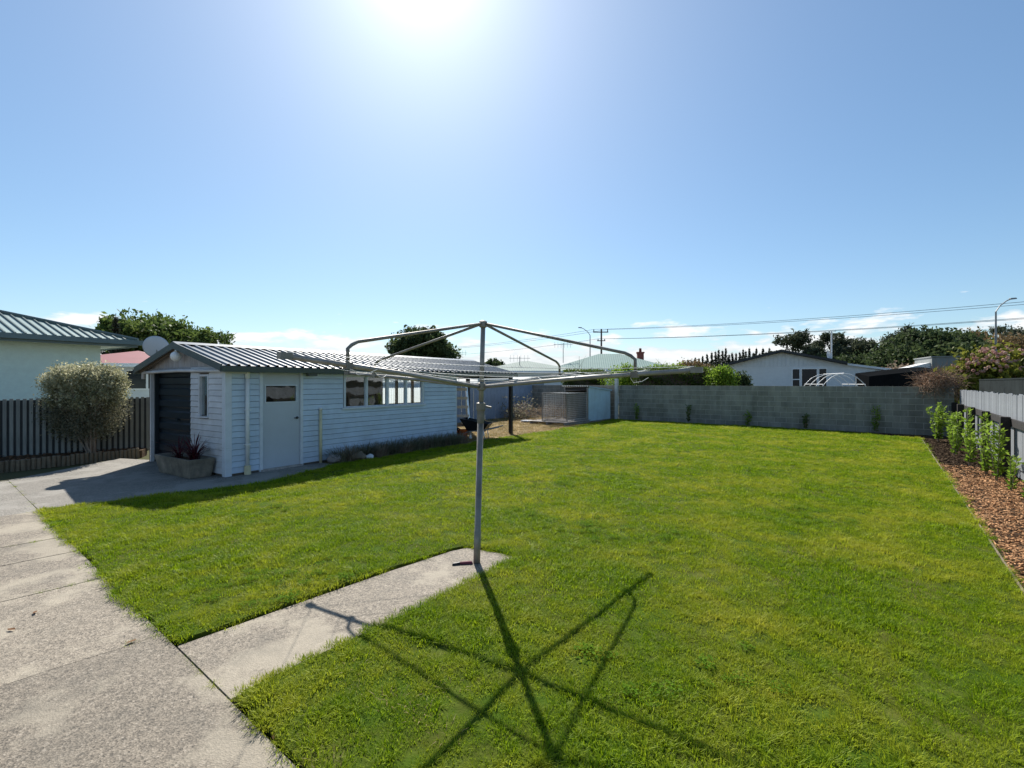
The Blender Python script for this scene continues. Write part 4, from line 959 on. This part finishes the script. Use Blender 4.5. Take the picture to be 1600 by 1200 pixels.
for i, (s_, off, hh, ww, dn) in enumerate(((13.2,.35,1.0,.42,1.6),(12.6,.62,.8,.3,1.2),(10.6,.52,.95,.4,1.4),(9.9,.42,.6,.28,1.0),(8.1,.50,1.05,.40,1.2),(7.0,.62,.85,.32,1.1),(6.2,.66,.9,.3,1.0),(5.3,.70,.55,.3,.9),(4.4,.75,.75,.3,1.0))):
    lab = ['tallest bright green shrub where the bark border meets the block wall','smaller green shrub beside the tall one at the block wall end of the border','bushy green shrub in bare soil midway along the paling fence','low green shrub in bare soil against the lawn edging','tall open green shrub at the start of the wood chips','green shrub close against a dark fence post above the wood chips','upright green shrub between wood chips and paling fence','low spreading green shrub on the wood chips','green shrub at the near run of wood chips by the palings'][i]
    sapling(rf(s_, off), hh*1.15, ww*1.15, lab, None, dn*.8, 'lightg', 'shrub')
dvn = thing('dry_vine', 'tangled leafless brown vine slumped over the end of the block wall', 'vine', wl_(11.4,.25))
M['vine'] = mat('dead_vine_stem', (.26,.165,.105), .9, .4, 6)
tangle('stems', dvn, 1000, (.05,.0,1.66), (.68,.5,.46), .5, .007, M['vine'])
limbs(MB(), (0.1,.3,-.05), (.1,.1,1.7), .035, 6, .6).build('stem', M['bark'], dvn)
hy = thing('hydrangea_bush', 'large bush covered in faded pink flower heads behind the fences', 'bush', (18.9,19.2,-.1))
limbs(MB(), (0,0,0), (0,0,2.4), .06, 10, 1.2).build('stem', M['bark'], hy)
crown('foliage', L['hyd'], hy, [((0,0,2.0),(1.5,1.2,1.05)),((1.5,-.5,1.9),(1.3,1.1,1.0)),((-.6,.2,1.7),(1.0,1.0,.9))], .10, .6, 120, 40, .15, .5)
C_, A_, B_, T_ = [], [], [], []
for (ce, ra) in (((0,0,2.05),(1.5,1.2,1.1)),((1.5,-.5,1.95),(1.3,1.1,1.05))):
    for i in range(190):
        d = unit(1)[0]; d[2] = abs(d[2])*.9+.1; d[1] = -abs(d[1]) if random.random() < .75 else d[1]
        p = np.array(ce) + d/np.linalg.norm(d)*np.array(ra)*random.uniform(.95,1.07); n = 46; u_ = unit(n)
        C_.append(p + u_*.06); t_ = np.cross(u_, unit(n)); t_ /= np.linalg.norm(t_,axis=1,keepdims=True); b_ = np.cross(u_, t_); A_.append(t_*.024); B_.append(b_*.022); T_.append(np.clip(np.full(n, random.random())+rng.normal(0,.15,n),0,1))
o = link('flower_heads', leaf_mesh('flower_heads', *map(np.concatenate, (C_, A_, B_, T_))), L['pink'], hy); o['kind'] = 'stuff'

# ================================================================== LEFT: FENCE, SHRUB, BED, HOUSE
LF = Vector((-11.27,10.85,0)); lfr = math.atan2(.6,.8)
lf = thing('slat_fence', 'grey green vertical slat fence in front of the mint house', 'fence', LF, lfr)
MB().box(-4.2,2.62,.012,.028,0,1.33).build('backing', M['slatdk'], lf)
me = MB().box(0,.062,-.014,.010,.02,1.36).mesh('slat'); x = -4.2
while x < 2.6:
    o = link('slat', me, M['slat'], lf); o.location = (x, random.uniform(-.004,.004), random.uniform(-.008,.008)); x += .106
for z in (.3,1.05): MB().box(-4.2,2.6,.03,.08,z,z+.09).build('rail', M['darkpost'], lf)
for x in (-4.1,-2.2,-.3,1.6,2.55): MB().box(x-.05,x+.05,.082,.18,-.1,1.34).build('fence_post', M['darkpost'], lf)
def lfp(x, y, z=0): return LF + Vector((.8,.6,0))*x + Vector((-.6,.8,0))*y + Vector((0,0,z))
tag(sheet('left_bed_ground', [q(lfp(-4,-2.75)), q(lfp(.24,-1.28)), q(lfp(2.5,-.50)), q(lfp(2.6,.0)), q(lfp(-4,.0))], .085, M['soil'], None, .2), kind='structure')
le = thing('log_edging', 'short upright log edging around the leafy bed by the slat fence', 'edging', lfp(-3,-2.42), lfr+math.atan2(.348,1))
lg = MB().tube([(0,0,-.1),(0,0,.125),(0,0,.14)], [.04,.04,.032], 8).mesh('log')
for i in range(73):
    o = link('log', lg, M['log'], le); o.location = (i*.0795, random.uniform(-.008,.008), random.uniform(-.02,.015)); o.rotation_euler = (random.gauss(0,.04), random.gauss(0,.03), random.uniform(0,6))
C_ = []
for i in range(1500):
    x = random.uniform(-3.5,2.4); ymin = -1.28+(x-.24)*.348; p = lfp(x, random.uniform(ymin+.05,-.03), random.uniform(.09,.125)); C_.append(tuple(p))
n = len(C_); a = unit(n); a[:,2] *= .3; b = np.cross(a, np.tile([0,0,1.0],(n,1)) + .4*unit(n))
tag(link('fallen_leaves', leaf_mesh('fallen_leaves', np.array(C_), a*.04, b*.024, rng.uniform(0,1,n)), L['fallen']), 'brown fallen leaves covering the bed below the slat fence', 'leaf litter', None, 'stuff')
sb = thing('variegated_shrub', 'clipped cream and green variegated shrub on bare stems by the slat fence', 'shrub', lfp(1.50,-.52,.05))
mb = MB()
for i in range(16):
    a = random.uniform(0,6.28); r1 = random.uniform(.1,.45); r2 = random.uniform(.35,.85)
    p0 = Vector((random.uniform(-.06,.06)+.1, random.uniform(-.05,.05), 0)); p1 = Vector((math.cos(a)*r1, math.sin(a)*r1*.6, .75)); p2 = Vector((math.cos(a)*r2-.1, math.sin(a)*r2*.6, random.uniform(1.4,1.9)))
    mb.tube([p0,p1,p2], [.02,.014,.005], 5)
    for k in range(4):
        f = random.uniform(.2,.8); s0 = p1.lerp(p2,f); mb.tube([s0, s0+Vector((random.uniform(-.4,.4),random.uniform(-.3,.3),random.uniform(.1,.4)))], [.007,.002], 4)
mb.build('stem', M['twig'], sb)
crown('foliage', L['varieg'], sb, [((-.42,0,1.72),(.42,.5,.34)),((.28,0,1.74),(.44,.5,.32)),((-.08,0,1.80),(.5,.5,.28)),((-.55,0,1.42),(.34,.42,.42)),((.46,0,1.48),(.30,.42,.42)),((.0,-.1,1.42),(.5,.42,.4))], .027, .5, 105, 48, .15, .5)
crown('inner_foliage', L['tuft'], sb, [((-.42,0,1.0),(.46,.42,.5)),((.30,0,.98),(.46,.42,.5)),((-.05,0,.70),(.6,.4,.34))], .025, .45, 170, 30, .2, .3)

HC = Vector((-12.75,15.27,0)); hr = math.atan2(.848,.53)
hs = thing('mint_house', 'mint stucco house with ribbed grey green hip roof behind the slat fence', 'house', HC, hr)
MB().box(-11,0,0,8,-.1,2.88).build('wall', M['mint'], hs)
ov = .72; ez = 3.03; tanp = .305
x0, x1, y0, y1 = -11-ov, ov, -ov, 8+ov; hw = (y1-y0)/2; zr = ez + hw*tanp
rf_ = MB().add([(x0,y0,ez),(x1,y0,ez),(x1,y1,ez),(x0,y1,ez),(x1-hw,y0+hw,zr),(x0+hw,y0+hw,zr)], [(0,1,4,5),(1,2,4),(2,3,5,4),(3,0,5)])
roof = rf_.build('roof', M['roofgreen'], hs)
for i in range(48):
    d = .12 + i*.205; 
    if d > 10: break
    ln2 = min(d, hw)
    a, b = (x1-d, y0+.005, ez+.018), (x1-d, y0+ln2, ez+ln2*tanp+.018); MB().bar(a, b, .035, .04).build('roof_rib', M['seam'], roof)
for i in range(48):
    d = .12+i*.205; ln2 = min(d, 2*hw-d)
    if ln2 < .1: break
    MB().bar((x1-.005, y0+d, ez+.018), (x1-ln2, y0+d, ez+ln2*tanp+.018), .035, .04).build('roof_rib', M['seam'], roof)
MB().tube([(x1,y0,ez+.03),(x1-hw,y0+hw,zr+.03)], .06, 6).tube([(x1,y1,ez+.03),(x1-hw,y0+hw,zr+.03)], .06, 6).tube([(x1-hw,y0+hw,zr+.03),(x0+hw,y0+hw,zr+.03)], .06, 6).build('ridge_cap', M['seam'], roof)
MB().box(x0,x1,y0-.11,y0,ez-.13,ez+.01).build('gutter', M['gutter'], hs)
MB().box(x1,x1+.11,y0-.11,y1,ez-.13,ez+.01).build('gutter', M['gutter'], hs)
MB().box(x0,x1-.004,y0+.003,y0+.025,ez-.20,ez-.005).box(x1-.025,x1-.003,y0+.026,y1,ez-.20,ez-.005).build('fascia', M['gutter'], hs)
MB().box(x0+.03,x1-.03,y0+.03,y1-.03,ez-.16,ez-.14).build('soffit', M['soffit'], hs)

# ================================================================== NEIGHBOURHOOD BEHIND
def hip_house(name, label, c, rz, Lx, Ly, eave, ridge, wallm, roofm, ov=.5, wins=(), chimney=None):
    t = thing(name, label, 'house', (c[0], c[1], -.1), rz)
    MB().box(-Lx/2,Lx/2,-Ly/2,Ly/2,0,eave+.05).build('wall', wallm, t)
    x, y = Lx/2+ov, Ly/2+ov; hw = min(x, y)
    r = MB().add([(-x,-y,eave),(x,-y,eave),(x,y,eave),(-x,y,eave),(x-hw,0 if y<=x else -(y-hw),ridge),(-x+hw,0 if y<=x else y-hw,ridge)], [(0,1,4,5),(1,2,4),(2,3,5,4),(3,0,5),(3,2,1,0)])
    ro = r.build('roof', roofm, t)
    MB().box(-x,x,-y-.10,-y-.002,eave-.12,eave+.03).build('gutter', M['whiteframe'], t)
    for (wx, wz, ww, wh) in wins:
        w = MB().box(wx,wx+ww,-Ly/2-.05,-Ly/2-.002,wz,wz+wh).build('window', M['whiteframe'], t)
        for k in range(2): MB().box(wx+.06+k*(ww/2),wx+ww/2-.03+k*(ww/2),-Ly/2-.056,-Ly/2-.052,wz+.07,wz+wh-.07).build('pane', M['dkglass'], w)
    if chimney:
        ch = MB().box(chimney[0]-.3,chimney[0]+.3,chimney[1]-.3,chimney[1]+.3,eave,chimney[2]).box(chimney[0]-.36,chimney[0]+.36,chimney[1]-.36,chimney[1]+.36,chimney[2]+.002,chimney[2]+.14).build('chimney', M['brick'], ro)
        MB().tube([(chimney[0],chimney[1],chimney[2]+.14),(chimney[0],chimney[1],chimney[2]+.5)],[.14,.11],10).build('chimney_pot', M['brick'], ch)
    return t
# green-roofed house beyond the wall
ghx = (955-800)/F*45
ribs = mat('sea_green_ribbed_roof', (.17,.27,.245), .85, .1, 1)
def ribbed(m, scale):
    n, l = m.node_tree.nodes, m.node_tree.links; b = n['Principled BSDF']; tcx = n.new('ShaderNodeTexCoord'); w = n.new('ShaderNodeTexWave'); w.inputs['Scale'].default_value = scale
    l.new(tcx.outputs['Object'], w.inputs['Vector']); bp = n.new('ShaderNodeBump'); bp.inputs['Strength'].default_value = .35; bp.inputs['Distance'].default_value = .04; l.new(w.outputs['Fac'], bp.inputs['Height']); l.new(bp.outputs[0], b.inputs['Normal']); return m
ribbed(ribs, 1.6)
hip_house('green_roof_house', 'low house with sea green hip roof and brick chimney beyond the clipped hedge', (ghx+.3, 47.5), R(-8), 10.5, 8.5, 2.95, 4.60, M['white'], ribs, .5, ((-3.2,1.0,1.8,1.3),(1.2,1.0,1.6,1.3)), (3.0,.6,4.65))
hip_house('pale_roof_house', 'pale house with low grey green roof seen past the carport post', (1.2,44), R(4), 8.5, 8, 2.75, 3.75, M['white'], ribbed(mat('dull_green_iron', (.22,.28,.25), .85, .1, 1), 1.6), .4, ((-2,1.0,1.6,1.2),))
hip_house('red_roof_house', 'house with dull red roof glimpsed between mint house and garage', (-17.9,23.6), R(20), 5.0, 5, 2.62, 3.35, M['white'], M['roofred'], .45, ((.3,1.5,1.6,.9),))
# small neighbour outbuilding behind the corrugated fence
nsd = thing('lean_to_shed', 'small shed with pale flat corrugated roof behind the blue fence', 'shed', (.15,28.2,-.1), R(5))
MB().box(-1.7,1.7,0,2.4,0,1.98).build('wall', M['bluefence'], nsd)
MB().hexa([(-1.9,-.25,1.98),(1.9,-.25,1.98),(1.9,2.6,2.12),(-1.9,2.6,2.12)],[(-1.9,-.25,2.04),(1.9,-.25,2.04),(1.9,2.6,2.18),(-1.9,2.6,2.18)]).build('roof', M['roofpale'], nsd)
ib = thing('paint_wall', 'pale rough block garden wall behind the slat fence end', 'wall', (-12.6,16.9,-.1), R(15))
MB().box(.6,4.0,0,.15,0,1.95).build('wall_face', M['white'], ib)

# white gable house behind the block wall, squared to the wall
WHY = 32.0; xa = (1222-800)/F*WHY; WHR = R(-33)
def hwx(px):
    k = (px-800)/F; return (k*WHY - xa)/(math.cos(WHR) - k*math.sin(WHR))
wh_ = thing('white_gable_house', 'white house with dark edged low gable and triple window behind the block wall', 'house', (xa, WHY, -.1), WHR)
xl, xr = hwx(1128), hwx(1320)
zg = 3.80; zl = 2.92; zr_ = 2.94; xe = hwx(1393)
MB().hexa([(xl+.35,0,0),(xe-.15,0,0),(xe-.15,0,2.50),(xr-.1,0,zr_+.02),(0,0,zg-.02),(xl+.35,0,zl+.12)], [(xl+.35,9,0),(xe-.15,9,0),(xe-.15,9,2.50),(xr-.1,9,zr_+.02),(0,9,zg-.02),(xl+.35,9,zl+.12)]).build('wall', M['white'], wh_)
nb = 26
for i in range(nb):
    a = xl+.55 + (xr-xl-.8)*i/nb; b = a + (xr-xl-.8)/nb - .05
    zt_ = lambda x: (zg-.10 + (x/(-xl))*(zg-zl) if x < 0 else zg-.10 - x/xr*(zg-zr_))
    if min(zt_(a), zt_(b)) > 2.93: MB().hexa([(a,-.03,2.88),(b,-.03,2.88),(b,-.03,zt_(b)),(a,-.03,zt_(a))],[(a,-.002,2.88),(b,-.002,2.88),(b,-.002,zt_(b)),(a,-.002,zt_(a))]).build('gable_board', M['white'], wh_)
rfw = MB()
for (a, b) in (((xl-.15,zl-.06),(0,zg)),((0,zg),(xr+.12,zr_))):
    rfw.hexa([(a[0],-.5,a[1]),(b[0],-.5,b[1]),(b[0],9.4,b[1]),(a[0],9.4,a[1])],[(a[0],-.5,a[1]+.16),(b[0],-.5,b[1]+.16),(b[0],9.4,b[1]+.16),(a[0],9.4,a[1]+.16)])
rfo = rfw.build('roof', M['roofblack'], wh_)
MB().hexa([(xr+.13,-.3,zr_-.06),(xe,-.3,zr_-.42),(xe,9.3,zr_-.42),(xr+.13,9.3,zr_-.06)],[(xr+.13,-.3,zr_+.06),(xe,-.3,zr_-.30),(xe,9.3,zr_-.30),(xr+.13,9.3,zr_+.06)]).build('lean_to_roof', M['white'], wh_)
def win3(parts, z0, z1, parent):
    for a, b in parts:
        w = MB()
        w.box(a,a+.06,-.07,-.003,z0,z1).box(b-.06,b,-.07,-.003,z0,z1).box(a+.06,b-.06,-.07,-.003,z1-.06,z1).box(a+.06,b-.06,-.07,-.003,z0,z0+.06)
        f = w.build('window', M['whiteframe'], parent); MB().box(a+.06,b-.06,-.03,-.004,z0+.06,z1-.06).build('pane', M['dkglass'], f)
wz1 = 2.74
win3([(hwx(1237),hwx(1251)),(hwx(1251.4),hwx(1278)),(hwx(1278.4),hwx(1293))], 1.1, wz1, wh_)
MB().box(hwx(1237)+.06,hwx(1251)-.06,-.06,-.031,2.0,2.06).build('transom', M['whiteframe'], wh_)
MB().box(hwx(1336),hwx(1356),-.02,-.003,.2,2.22).build('porch_shade_panel', M['net_and_shade'], wh_)  # flat black panel stands in for the shade inside the porch
MB().box(hwx(1357.5),hwx(1361),-.3,-.2,.0,2.35).build('porch_post', M['whiteframe'], wh_)
mx_ = hwx(1336)-1.2
MB().tube([(mx_,2.2,2.6),(mx_,2.2,5.2)], .045, 6).build('mast', M['pvc'], wh_)
mb = MB().lathe([(.002,0),(.2,.02),(.36,.08)], seg=16); d_ = mb.build('roof_dish', M['dish'], wh_, True); d_.location = (mx_-.2,2.1,3.55); d_.rotation_euler = (R(80),0,R(70))
MB().box(xr-3.0,xr+.2,9.6,12,0,3.45).build('rear_wing', M['whiteframe'], wh_)
# black shade-cloth lean-to and grey block building
nt = thing('shade_cloth_shelter', 'long black shade cloth shelter with sloping top beyond the block wall', 'shelter', (0,0,-.1))
p = [at(1358,588,26), at(1442,579,23.5), at(1475,578,22.5)]
for i in range(2):
    a, b = p[i], p[i+1]; MB().hexa([(a.x,a.y,0),(b.x,b.y,0),(b.x+.8,b.y+2.2,0),(a.x+.8,a.y+2.2,0)],[(a.x,a.y,a.z+.1),(b.x,b.y,b.z+.1),(b.x+.8,b.y+2.2,b.z+.3),(a.x+.8,a.y+2.2,a.z+.3)]).build('cloth_bay', M['net_and_shade'], nt)
gb = thing('grey_outbuilding', 'small flat grey rendered building beside the flowering bush', 'building', (at(1476,600,27).x,27,-.1), R(-25))
MB().box(-.55,1.3,0,3,0,3.22).build('wall', M['greyblock'], gb); MB().box(-.6,1.35,-.05,3.05,3.222,3.28).build('parapet', M['greyblock'], gb)
MB().hexa([(-2.0,.2,0),(-.552,.2,0),(-.552,2.5,0),(-2.0,2.5,0)],[(-2.0,.2,2.55),(-.552,.2,2.95),(-.552,2.5,2.95),(-2.0,2.5,2.55)]).build('side_wing', M['soffit'], gb)
# hoop house frame
hp = thing('hoop_tunnel_frame', 'white pipe hoop frame of a garden tunnel showing above the block wall', 'frame', (at(1300,600,22).x,21.2,-.1), R(-14))
for i in range(4):
    pts = [(-1.25*math.cos(a), i*.8, 2.22*math.sin(a)) for a in [math.pi*k/16 for k in range(17)]]
    MB().tube(pts, .016, 6).build('hoop', M['pvc'], hp, True)
MB().tube([(-.8,0,1.75),(-.8,2.4,1.75)], .014, 6).tube([(.8,0,1.75),(.8,2.4,1.75)], .014, 6).tube([(0,0,2.23),(0,2.4,2.23)], .014, 6).tube([(-1.05,0,1.2),(1.05,0,1.2)], .014, 6).tube([(.45,0,2.05),(.45,0,0)], .016, 6).build('purlin', M['pvc'], hp)
# hedges
def hedge(name, label, loc, rz, lx, ly, h, m, z0=.0, n=9000, leaf=.045):
    t = thing(name, label, 'hedge', (loc[0],loc[1],-.1), rz)
    MB().box(-lx/2+.14,lx/2-.14,-ly/2+.14,ly/2-.14,0,h-.14).build('inner_branches', M['bark'], t)
    P = np.empty((n,3)); w = np.array([ly*h*2, lx*h*2, lx*ly]); fidx = rng.choice(3, n, p=w/w.sum()); sgn = rng.choice([-1,1], n)
    P[:,0] = rng.uniform(-lx/2,lx/2,n); P[:,1] = rng.uniform(-ly/2,ly/2,n); P[:,2] = rng.uniform(z0,h,n)
    k = fidx==0; P[k,0] = sgn[k]*lx/2; k = fidx==1; P[k,1] = sgn[k]*ly/2; k = fidx==2; P[k,2] = h
    P += rng.normal(0,.055,(n,3)) + (.06*np.sin(P[:,[1]]*5+P[:,[0]]*4+P[:,[2]]*6))
    a = unit(n); b = np.cross(a, unit(n)); b /= np.linalg.norm(b,axis=1,keepdims=True); s = leaf*rng.uniform(.6,1.4,(n,1))
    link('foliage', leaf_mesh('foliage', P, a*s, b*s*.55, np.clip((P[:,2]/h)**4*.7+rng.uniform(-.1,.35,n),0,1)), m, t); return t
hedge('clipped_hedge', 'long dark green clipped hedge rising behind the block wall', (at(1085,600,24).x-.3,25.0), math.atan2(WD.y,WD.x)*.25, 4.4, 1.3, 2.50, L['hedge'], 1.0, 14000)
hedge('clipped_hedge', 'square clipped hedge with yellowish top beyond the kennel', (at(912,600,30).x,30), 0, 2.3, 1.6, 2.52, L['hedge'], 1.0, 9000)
def bush(label, loc, rx, rz_, m, leaf=.06, h=None, name='garden_bush', group=None, per=35, clumps=60):
    t = thing(name, label, 'bush', (loc[0],loc[1],-.1), 0, group)
    limbs(MB(), (0,0,0), (0,0,(h or rz_)*1.0), .05, 8, rx*.8).build('stem', M['bark'], t)
    zc = (h or rz_*2) - rz_
    crown('foliage', m, t, [((-rx*.35,0,zc),(rx*.65,rx*.55,rz_)),((rx*.4,.1,zc-.1),(rx*.6,rx*.55,rz_*.9)),((0,-.1,zc+.1),(rx*.5,rx*.5,rz_*.95))], leaf, .55, clumps, per, .18, .5)
    return t
bush('light green loose bush between square hedge and concrete post', (at(982,600,28).x,28), 1.4, .8, L['lightg'], .06, 2.75)
bush('light green shrub spilling over the top of the long hedge', (at(1052,600,27).x,27), 1.5, .7, L['lightg'], .06, 2.75)
bush('round bright green end bush closing the long hedge', (at(1122,600,24).x+.05,23.6), .75, .75, L['lightg'], .05, 2.65)
bush('dark round bush beside the white gable house wall', (at(1158,600,26).x,26), .65, .6, L['dark'], .05, 2.3)
bush('reddish brown scrubby bush before the conifer row', (at(1085,575,55).x,55), 2.6, 1.0, L['rust'], .12, 4.0)
bush('bare twiggy pale bush under the large dark evergreen', (at(1425,580,40).x,40), 3.2, .9, L['seedhead'], .1, 3.0)
# leafless shrub in front of green roof
bs = thing('bare_shrub', 'leafless thin shrub standing before the sea green roof', 'shrub', (at(905,590,33).x,33,-.1)); limbs(MB(), (0,0,0), (0,0,3.6), .03, 14, 1.0, 5).build('stem', M['twig'], bs)
# trees
tree('broadleaf_tree', 'large spreading green tree behind mint house and garage gable', (at(245,520,30).x,30), 5.9, 2.7, 1.6, L['mid'], .13, 52, 50, None, 8, .22, shell=.45)
tree('broadleaf_tree', 'smaller open-crowned tree at the edge of the large green tree', (at(325,520,29).x,29), 5.0, 1.3, 1.2, L['mid'], .10, 22, 26, None, 4, .1, shell=.4)
conifer((at(181,520,27).x,27), 5.6, 1.25, 'single dark conifer beside the mint house roof', None)
tree('round_tree', 'dense dark rounded tree behind the garage roof', (at(660,530,40).x,40), 6.1, 2.55, 1.75, L['dark'], .15, 90, 60, None, 7, .2, shell=.4)
tree('round_tree', 'small dark rounded tree far beyond the carport roof end', (at(770,565,60).x,60), 4.6, 1.7, .9, L['dark'], .16, 40, 40, None, 4, .12)
cpx = [1062,1068,1075,1081,1086,1092,1098,1105,1112,1118,1123,1129,1134,1139,1144,1150,1156,1161,1165,1171,1177,1182,1187,1192,1197,1202,1207,1213]
for i, px in enumerate(cpx):
    Y = 75 + random.uniform(-5,6); topy = 563 - 16*min(1,(px-1055)/70.) + random.uniform(-6,5)
    conifer((at(px,560,Y).x,Y), H + (598-topy)/F*Y, random.uniform(1.5,2.2), 'dark pointed conifer in the distant row beyond the houses', 'conifers in the distant row')
for i, (px, ty, Y, w) in enumerate(((1240,522,62,3.0),(1278,534,66,2.4),(1302,524,66,3.2),(1326,528,70,2.8),(1345,530,68,2.6),(1364,520,66,3.0),(1385,526,64,2.8),(1408,515,70,3.4),(1430,517,72,3.2),(1520,519,75,3.4),(1545,512,75,3.6),(1592,508,66,3.8),(1265,540,72,2.6))):
    pine((at(px,560,Y).x,Y), H + (598-ty)/F*Y, w, 'dark umbrella-topped pine in the windbreak behind the white house' if px < 1460 else 'dark umbrella-topped pine on the scrubby rise behind the flowering bush', 'windbreak pines' if px < 1460 else 'pines on the rise')
for i, (px, ty, Y, w) in enumerate(((1290,558,58,3.2),(1330,556,58,3.4),(1370,554,57,3.4),(1400,552,55,3.2))):
    bush('dark understorey bush below the windbreak pines', (at(px,570,Y).x,Y), w, 1.9, L['dark'], .2, H+(598-ty)/F*Y, 'understorey_bush', 'understorey bushes')
tree('evergreen_tree', 'big broad dark evergreen left of the rusty scrub', (at(1445,545,46).x,46), H+(598-516)/F*46, 4.0, 2.3, L['dark'], .18, 110, 60, None, 8, .25, shell=.35)
for i, (px, ty, Y, w) in enumerate(((1490,528,62,4.2),(1530,526,64,4.6),(1575,528,60,4.6),(1625,526,58,4.6))):
    bush('rusty brown scrub bush on the rise below the far pines', (at(px,560,Y).x,Y), w, 2.6, L['rust'], .2, H+(598-ty)/F*Y, 'scrub_bush', 'rusty scrub bushes', 40, 80)
# poles, lamps, wires, aerials
up = thing('utility_pole', 'timber power pole with two crossarms beyond the sea green roof', 'power pole', (13.6,75,-.1))
MB().tube([(0,0,0),(0,0,10.0)], [.17,.12], 8).build('pole', M['pole'], up)
MB().box(-1.25,1.05,-.07,.07,9.45,9.6).build('crossarm', M['pole'], up); MB().box(-.65,.6,-.07,.07,8.15,8.27).build('crossarm', M['pole'], up)
for x in (-1.15,-.0,.95): MB().tube([(x,0,9.6),(x,0,9.95)], .07, 6).build('insulator', M['black'], up)
for x in (-.5,.5): MB().tube([(x,0,8.27),(x,0,8.5)], .06, 6).build('insulator', M['black'], up)
def wires(a, offs, b, sag, label, grp):
    for dz, dx in offs:
        p0, p1 = Vector(a)+Vector((dx,0,dz)), Vector(b)+Vector((dx,dx*.6,dz)); n = 24
        o = MB().tube([p0.lerp(p1,k/n)-Vector((0,0,sag*4*(k/n)*(1-k/n))) for k in range(n+1)], .022, 4, False).build('power_line', M['black']); tag(o, label, 'power line', grp)
wires((13.6,75,9.83), ((0,-1.15),(0,.95)), (62,33.5,9.7), .75, 'upper overhead power line running right from the pole top', 'upper power lines')
wires((13.6,75,8.4), ((0,-.5),(0,.5)), (62,33.5,8.3), .75, 'lower overhead power line running right from the lower crossarm', 'lower power lines')
wires((13.6,75,9.83), ((0,-1.15),(0,.95)), (-30,120,9.7), .9, 'upper overhead power line running off behind the garage roof', 'far upper power lines')
wires((13.6,75,8.4), ((0,-.5),), (-30,120,8.2), .9, 'lower overhead power line running off behind the garage roof', 'far lower power lines')
def street_lamp(px, ty, Y, label, s):
    x = at(px,598,Y).x; h = H+(598-ty)/F*Y
    t = thing('street_lamp', label, 'street lamp', (x,Y,-.1)); MB().tube([(0,0,0),(0,0,h*.55),(0,0,h*.56),(0,0,h-1.1)], [.13,.11,.075,.06], 8).build('pole', M['lampgrey'], t)
    MB().tube([(0,0,h-1.1),(s*.35,0,h-.6),(s*.95,0,h-.15),(s*1.3,0,h-.02)], .045, 6).build('arm', M['lampgrey'], t)
    bevel(MB().hexa([(s*1.2,-.12,h-.08),(s*1.75,-.1,h-.02),(s*1.75,.1,h-.02),(s*1.2,.12,h-.08)] if s > 0 else [(s*1.75,-.1,h-.02),(s*1.2,-.12,h-.08),(s*1.2,.12,h-.08),(s*1.75,.1,h-.02)], [(s*1.2,-.1,h+.06),(s*1.7,-.06,h+.1),(s*1.7,.06,h+.1),(s*1.2,.1,h+.06)] if s > 0 else [(s*1.7,-.06,h+.1),(s*1.2,-.1,h+.06),(s*1.2,.1,h+.06),(s*1.7,.06,h+.1)]).build('lamp_head', M['lampgrey'], t), .02)
street_lamp(922, 511, 72, 'tall grey street lamp just beside the power pole', -1)
street_lamp(1556, 465, 42, 'tall grey street lamp rising from the rusty scrub', 1)
def aerial(px, ty, Y, label, z0):
    x = at(px,598,Y).x; h = H+(598-ty)/F*Y
    t = thing('tv_aerial', label, 'aerial', (x,Y,z0)); h -= z0
    MB().tube([(0,0,0),(0,0,h)], .03, 6).build('mast', M['lampgrey'], t)
    m_ = MB().bar((-.9,0,h-.15),(.9,0,h-.15),.03,.03)
    for k in range(6): m_.bar((-.8+k*.3,0,h-.45),(-.8+k*.3,0,h+.12),.02,.02)
    m_.build('array', M['lampgrey'], t)
aerial(812, 557, 42, 'television aerial on a mast above the dull green roof', 3.0)
aerial(880, 536, 47, 'tall thin television aerial on the sea green roof', 3.6)
aerial(717, 549, 52, 'television aerial above the garage roof ridge', -.1)

# small litter on the paving and lawn
def litter(name, label, loc, s, m, cat='leaf', grp=None):
    mb = MB().add([(-1,0,.0),(-.3,.42,.10),(.5,.36,.06),(1,0,.16),(.5,-.36,.05),(-.3,-.42,.12),(0,0,.02)], [(6,0,5),(6,1,0),(6,2,1),(6,3,2),(6,4,3),(6,5,4)])
    me = mb.mesh(name); a = me.attributes.new('tint','FLOAT','POINT'); a.data.foreach_set('value', [random.random()]*len(me.vertices))
    o = link(name, me, m); o.location = loc; o.scale = (s,s,s); o.rotation_euler = (random.uniform(-.2,.2),random.uniform(-.2,.2),random.uniform(0,6)); return tag(o, label, cat, grp)
for p in ((55,958),(18,985),(66,814),(205,1004),(430,1150)):
    litter('fallen_leaf', 'small curled brown leaf lying on the driveway slabs', g(*p)+Vector((0,0,.008)), .032, L['fallen'], 'leaf', 'leaves on the driveway')
